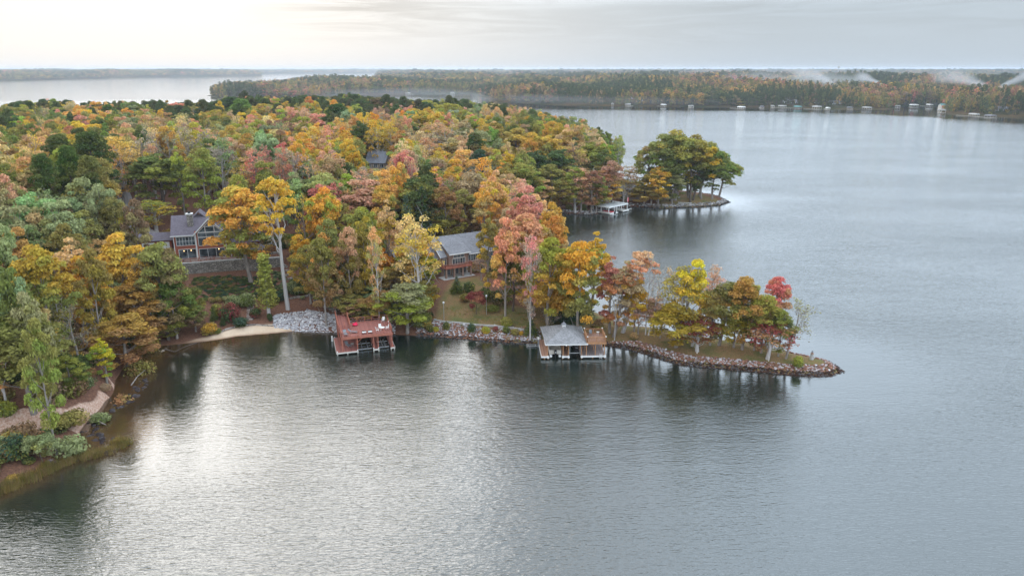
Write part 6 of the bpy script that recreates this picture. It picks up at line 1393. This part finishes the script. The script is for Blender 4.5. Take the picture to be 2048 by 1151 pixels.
far_house(1582, 208, 26, 9, 'long low white house at the foot of red far trees', 'white', 'roof3', z=3); far_house(1637, 206, 8, 5, 'tiny white cottage behind the big white boathouse', 'white', 'roof3', z=5)
far_house(1672, 212, 24, 11, 'wide white house with pitched roof next to the pine-dark grove', 'white', 'roof3', z=2); far_house(1862, 206, 14, 6, 'pale grey house at the head of the far inlet', 'offwhite', 'roof2', z=3)
far_house(2004, 222, 26, 9, 'pale house under the orange trees on the right far point', 'offwhite', 'roof2', z=4); far_house(1578, 199, 10, 5, 'small house above the long low white one', 'offwhite', 'roof3', z=8)
far_house(690, 184, 12, 8, 'white house in the mist on the promontory', 'white', 'roof3', z=3); far_house(580, 184, 14, 9, 'pale house in the mist near the promontory\'s west end', 'offwhite', 'roofblue', z=3)
for a in ((1255, 213, 10, 7, 'small boat dock in front of the white lakeside house'), (1225, 211, 6, 5, 'tiny dock in the mist west of the white lakeside house'), (1328, 213, 7, 5, 'low dock beside the tall white gabled house'), (1382, 216, 13, 6, 'pale dock with long pier before rust-coloured far trees'), (1484, 218, 12, 6, 'white dock before the widest gap of misty trees'),
          (1524, 217, 9, 6, 'dock west of the three close docks'), (1545, 216, 9, 6, 'middle dock of three close together'), (1566, 216, 12, 6, 'easternmost dock of three close together'), (1635, 219, 15, 9, 'big white boathouse on the far shore'), (1656, 220, 8, 5, 'small white dock touching the wide white house'),
          (1700, 219, 12, 5, 'low dock between the wide white house and the dark grove'), (1735, 219, 16, 6, 'white dock in front of the dark green grove'), (1795, 216, 12, 5, 'dock at the mouth of the far inlet'), (1828, 215, 17, 8, 'white-roofed dock inside the far inlet'), (1860, 213, 9, 4, 'small dock deep in the far inlet'),
          (1883, 226, 18, 9, 'white canopied boathouse at the end of the right far point'), (1950, 233, 14, 4, 'low dock on the right far point before orange trees'), (1982, 236, 18, 6, 'dark-roofed dock on the right far point'), (905, 188, 10, 4, 'white dock in the misty back inlet'), (815, 189, 8, 4, 'small dock in the misty back inlet')):
    far_dock(*a[:4], a[4], 'teal' if a[0] in (1597,) else ('roof2' if a[0] in (1982, 1524, 1700) else 'white'))
far_dock(1597, 217, 11, 5, 'teal-roofed dock at the foot of red far trees', 'teal'); far_house(1893, 216, 20, 9, 'teal-roofed pavilion behind the canopied boathouse', 'offwhite', 'teal', z=3)
# far western shore houses are too small to show; water tower on the horizon
x, y = -0.0 + (1676 - 1024) / FPX * 4300 * .96, 4300; t = empty('water_tower', (x, y, 22), 0, 'pale water tower standing above the forest on the horizon', 'water tower')
MB().cyl((0, 0, 0), (0, 0, 38), 2.2, 1.6, 10).build('stem', M['lgrey'], t); MB().dome((0, 0, 41), 7.5, 16, 8, .75).build('tank', M['lgrey'], t)

# ------------------------------------------------------------------ smoke and mist
def at(px, py, Y): d = ray(px, py); t = Y / d[1]; return (d[0] * t, Y, H + d[2] * t)
def plume(name, label, Y, p0, p1, r0, r1, dens, scale, thr=.42, bend=2.0, fade=1.2, depth=1.6):
    """wispy volume round a rising curved axis from pixel p0 to p1 at distance Y (radii in pixels)"""
    a = at(*p0, Y); b = at(*p1, Y); R0, R1 = r0 / FPX * Y, r1 / FPX * Y; Rm = max(R0, R1) * 1.5
    x0, x1 = min(a[0], b[0]) - Rm, max(a[0], b[0]) + Rm; z0, z1 = max(.3, min(a[2], b[2]) - Rm), min(71, max(a[2], b[2]) + Rm)
    s = MB().box(x0, x1, Y - Rm * depth, Y + Rm * depth, z0, z1)
    mm, nt, out = new_mat(name + '_volume'); pv = nt.nodes.new('ShaderNodeVolumePrincipled'); nt.links.new(pv.outputs[0], out.inputs['Volume']); pv.inputs['Color'].default_value = (.93, .94, .96, 1); pv.inputs['Anisotropy'].default_value = .2
    pp = geo_pos(nt); sx = nt.nodes.new('ShaderNodeSeparateXYZ'); nt.links.new(pp, sx.inputs[0])
    t = maprange(nt, sx.outputs[0], a[0], b[0]); inv = mathn(nt, 'SUBTRACT', 1, t); cur = mathn(nt, 'SUBTRACT', 1, mathn(nt, 'POWER', inv, bend))
    zc = mathn(nt, 'ADD', mathn(nt, 'MULTIPLY', cur, b[2] - a[2]), a[2]); rad = mathn(nt, 'ADD', mathn(nt, 'MULTIPLY', t, R1 - R0), R0)
    n1 = noise(nt, scale, 6, mapping(nt, pp, (1, .6, 1.5)), .62, .8); n2 = noise(nt, scale * .4, 3, mapping(nt, pp, (1, .6, 1.5), loc=(7, 0, 0)), .5)
    zz = mathn(nt, 'ADD', mathn(nt, 'SUBTRACT', sx.outputs[2], zc), mathn(nt, 'MULTIPLY', mathn(nt, 'SUBTRACT', n2, .5), R1 * 2.6))
    qz = mathn(nt, 'DIVIDE', zz, rad); qy = mathn(nt, 'DIVIDE', mathn(nt, 'SUBTRACT', sx.outputs[1], Y), mathn(nt, 'MULTIPLY', rad, depth))
    over = mathn(nt, 'DIVIDE', mathn(nt, 'MAXIMUM', mathn(nt, 'MULTIPLY', mathn(nt, 'SUBTRACT', a[0], sx.outputs[0]) if b[0] < a[0] else mathn(nt, 'SUBTRACT', sx.outputs[0], a[0]), -1), 0), R0)
    q = mathn(nt, 'SQRT', mathn(nt, 'ADD', mathn(nt, 'ADD', mathn(nt, 'MULTIPLY', qz, qz), mathn(nt, 'MULTIPLY', qy, qy)), mathn(nt, 'MULTIPLY', over, over)))
    body = maprange(nt, q, .15, 1.0, 1, 0, True); wisp = maprange(nt, n1, thr, thr + .25, 0, 1, True)
    fd_ = mathn(nt, 'ADD', mathn(nt, 'POWER', mathn(nt, 'MAXIMUM', inv, 0), fade), 0.0)
    d_ = mathn(nt, 'MULTIPLY', mathn(nt, 'MULTIPLY', body, wisp), mathn(nt, 'MULTIPLY', fd_, dens)); nt.links.new(d_, pv.inputs['Density'])
    return tag(s.build(name, mm), label, kind='stuff')
plume('smoke', 'white smoke drifting left above the far boathouses', 1330, (1688, 186), (1590, 148), 6, 20, .075, .026, .26, 1.5, .8)
plume('smoke', 'bright white smoke puff rising behind the dark grove', 1300, (1762, 174), (1712, 148), 6, 15, .11, .035, .24, 1.8, .7)
plume('smoke', 'pale smoke bank above the right far point', 1350, (1985, 180), (1860, 146), 9, 22, .055, .02, .28, 2.0, .8)
plume('smoke', 'white smoke at the right edge over the far point', 1150, (2000, 176), (2090, 146), 6, 17, .10, .035, .22, 1.4, .5)
plume('mist', 'low mist lying along the far promontory and inlet', 1560, (1000, 192), (440, 186), 11, 14, .0024, .006, .25, 1.0, .15, 6)
plume('mist', 'violet evening mist before the misty far shore', 1000, (950, 200), (1480, 203), 12, 10, .0040, .009, .28, 1.0, .7, 5)
plume('smoke', 'thin veil of smoke spread over the far woods', 1450, (1720, 160), (1440, 156), 18, 22, .012, .014, .26, 1.0, .3, 2)

# ------------------------------------------------------------------ sky, sun, air, camera
def build_world():
    w = bpy.data.worlds.new('World'); SC.world = w; w.use_nodes = True; nt = w.node_tree; nt.nodes.clear()
    out = nt.nodes.new('ShaderNodeOutputWorld'); bg = nt.nodes.new('ShaderNodeBackground'); nt.links.new(bg.outputs[0], out.inputs[0])
    tc = nt.nodes.new('ShaderNodeTexCoord').outputs['Generated']
    sx = nt.nodes.new('ShaderNodeSeparateXYZ'); nt.links.new(tc, sx.inputs[0])
    z = mathn(nt, 'MAXIMUM', sx.outputs[2], 0.0)
    side = maprange(nt, sx.outputs[0], -.34, .36, 0, 1, True)
    hor = mixc(nt, side, (.615, .628, .64), (.385, .445, .50))
    # streaky altocumulus above the horizon
    v = mapping(nt, tc, (2.6, 2.6, 34), rot=(.04, .05, .2))
    n1 = noise(nt, 1.9, 9, v, .66, .9); n2 = noise(nt, .9, 4, mapping(nt, tc, (1.6, 1.6, 14), loc=(3, 1, 0)), .5)
    streak = mathn(nt, 'MULTIPLY', maprange(nt, n1, .34, .62, 0, 1, True), maprange(nt, n2, .35, .6, .3, 1, True))
    band = mathn(nt, 'MULTIPLY', maprange(nt, z, .015, .06, 0, 1, True), mathn(nt, 'MULTIPLY', maprange(nt, sx.outputs[0], -.36, -.16, 0, 1, True), maprange(nt, sx.outputs[0], .1, .4, 1, .35, True)))
    streak = mathn(nt, 'MULTIPLY', streak, band)
    hor = mixc(nt, mathn(nt, 'MULTIPLY', streak, .62), hor, (.19, .20, .215))
    # higher sky is the brighter part of a thin overcast; brightest around the hidden sun
    sd = (math.cos(SUN_EL) * math.sin(SUN_AZ), math.cos(SUN_EL) * math.cos(SUN_AZ), math.sin(SUN_EL))
    dp = nt.nodes.new('ShaderNodeVectorMath'); dp.operation = 'DOT_PRODUCT'; nt.links.new(tc, dp.inputs[0]); dp.inputs[1].default_value = sd
    dpc = mathn(nt, 'MAXIMUM', dp.outputs['Value'], 0)
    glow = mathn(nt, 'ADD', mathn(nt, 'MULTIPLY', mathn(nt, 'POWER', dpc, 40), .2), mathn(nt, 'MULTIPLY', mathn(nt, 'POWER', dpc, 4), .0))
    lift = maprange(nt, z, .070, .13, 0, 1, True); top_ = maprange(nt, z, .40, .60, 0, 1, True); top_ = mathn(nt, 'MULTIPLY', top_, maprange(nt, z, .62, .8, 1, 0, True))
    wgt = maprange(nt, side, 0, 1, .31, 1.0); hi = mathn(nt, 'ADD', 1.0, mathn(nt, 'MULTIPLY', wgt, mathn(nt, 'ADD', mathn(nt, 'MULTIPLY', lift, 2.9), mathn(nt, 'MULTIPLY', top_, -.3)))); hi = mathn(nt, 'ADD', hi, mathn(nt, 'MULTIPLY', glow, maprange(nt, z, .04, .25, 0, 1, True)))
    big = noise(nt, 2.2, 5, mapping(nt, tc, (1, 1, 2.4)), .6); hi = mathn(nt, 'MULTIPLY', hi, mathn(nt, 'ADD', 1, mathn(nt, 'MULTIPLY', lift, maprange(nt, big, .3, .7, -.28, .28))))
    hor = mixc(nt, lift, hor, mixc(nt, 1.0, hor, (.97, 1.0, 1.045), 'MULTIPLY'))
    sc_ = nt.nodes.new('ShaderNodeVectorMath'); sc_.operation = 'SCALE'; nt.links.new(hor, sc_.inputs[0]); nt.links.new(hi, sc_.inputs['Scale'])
    sky = nt.nodes.new('ShaderNodeTexSky'); sky.sky_type = 'NISHITA'; sky.sun_disc = False; sky.sun_elevation = SUN_EL; sky.sun_rotation = SUN_AZ; sky.dust_density = 3
    s2 = nt.nodes.new('ShaderNodeVectorMath'); s2.operation = 'SCALE'; nt.links.new(sky.outputs[0], s2.inputs[0]); s2.inputs['Scale'].default_value = .008
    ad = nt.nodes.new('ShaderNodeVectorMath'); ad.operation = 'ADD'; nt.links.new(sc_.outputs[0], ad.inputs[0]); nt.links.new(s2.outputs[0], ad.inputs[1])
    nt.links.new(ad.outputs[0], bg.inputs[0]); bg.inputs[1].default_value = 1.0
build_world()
L = bpy.data.lights.new('sun', 'SUN'); L.energy = .8; L.angle = R(40); L.color = (1, .95, .88)
so = bpy.data.objects.new('sun', L); COL.objects.link(so)
so.rotation_euler = Vector((math.cos(SUN_EL) * math.sin(SUN_AZ), math.cos(SUN_EL) * math.cos(SUN_AZ), math.sin(SUN_EL))).to_track_quat('Z', 'Y').to_euler()

def haze_box():
    x0, x1, y0, y1, z0, z1 = -39000, 39000, -150, 29000, -7.5, 72
    V = [(x, y, z) for z in (z0, z1) for y in (y0, y1) for x in (x0, x1)]
    me = np_mesh('haze', V, [(0, 2, 3, 1), (4, 5, 7, 6), (0, 1, 5, 4), (2, 6, 7, 3), (0, 4, 6, 2), (1, 3, 7, 5)])
    m, nt, out = new_mat('haze_air'); pv = nt.nodes.new('ShaderNodeVolumePrincipled'); nt.links.new(pv.outputs[0], out.inputs['Volume'])
    pv.inputs['Color'].default_value = (.80, .88, .98, 1); pv.inputs['Density'].default_value = HAZE; pv.inputs['Anisotropy'].default_value = .45
    me.materials.append(m); tag(link('haze', me), 'thin blue evening haze over lake and woods', kind='stuff')
HAZE = 0.95e-4
haze_box()
cam = bpy.data.cameras.new('camera'); co = bpy.data.objects.new('camera', cam); COL.objects.link(co)
co.location = (0, 0, H); co.rotation_euler = (PI / 2 - PITCH, 0, 0); cam.sensor_width = 36; cam.lens = 36 * FPX / 2048; cam.clip_end = 100000; cam.clip_start = .5
SC.camera = co
SC.view_settings.view_transform = 'Standard'; SC.view_settings.look = 'None'; SC.view_settings.exposure = 0.42; SC.view_settings.gamma = 1
SC.cycles.max_bounces = 6; SC.cycles.diffuse_bounces = 3; SC.cycles.glossy_bounces = 2; SC.cycles.transmission_bounces = 3; SC.cycles.volume_bounces = 0; SC.cycles.transparent_max_bounces = 8
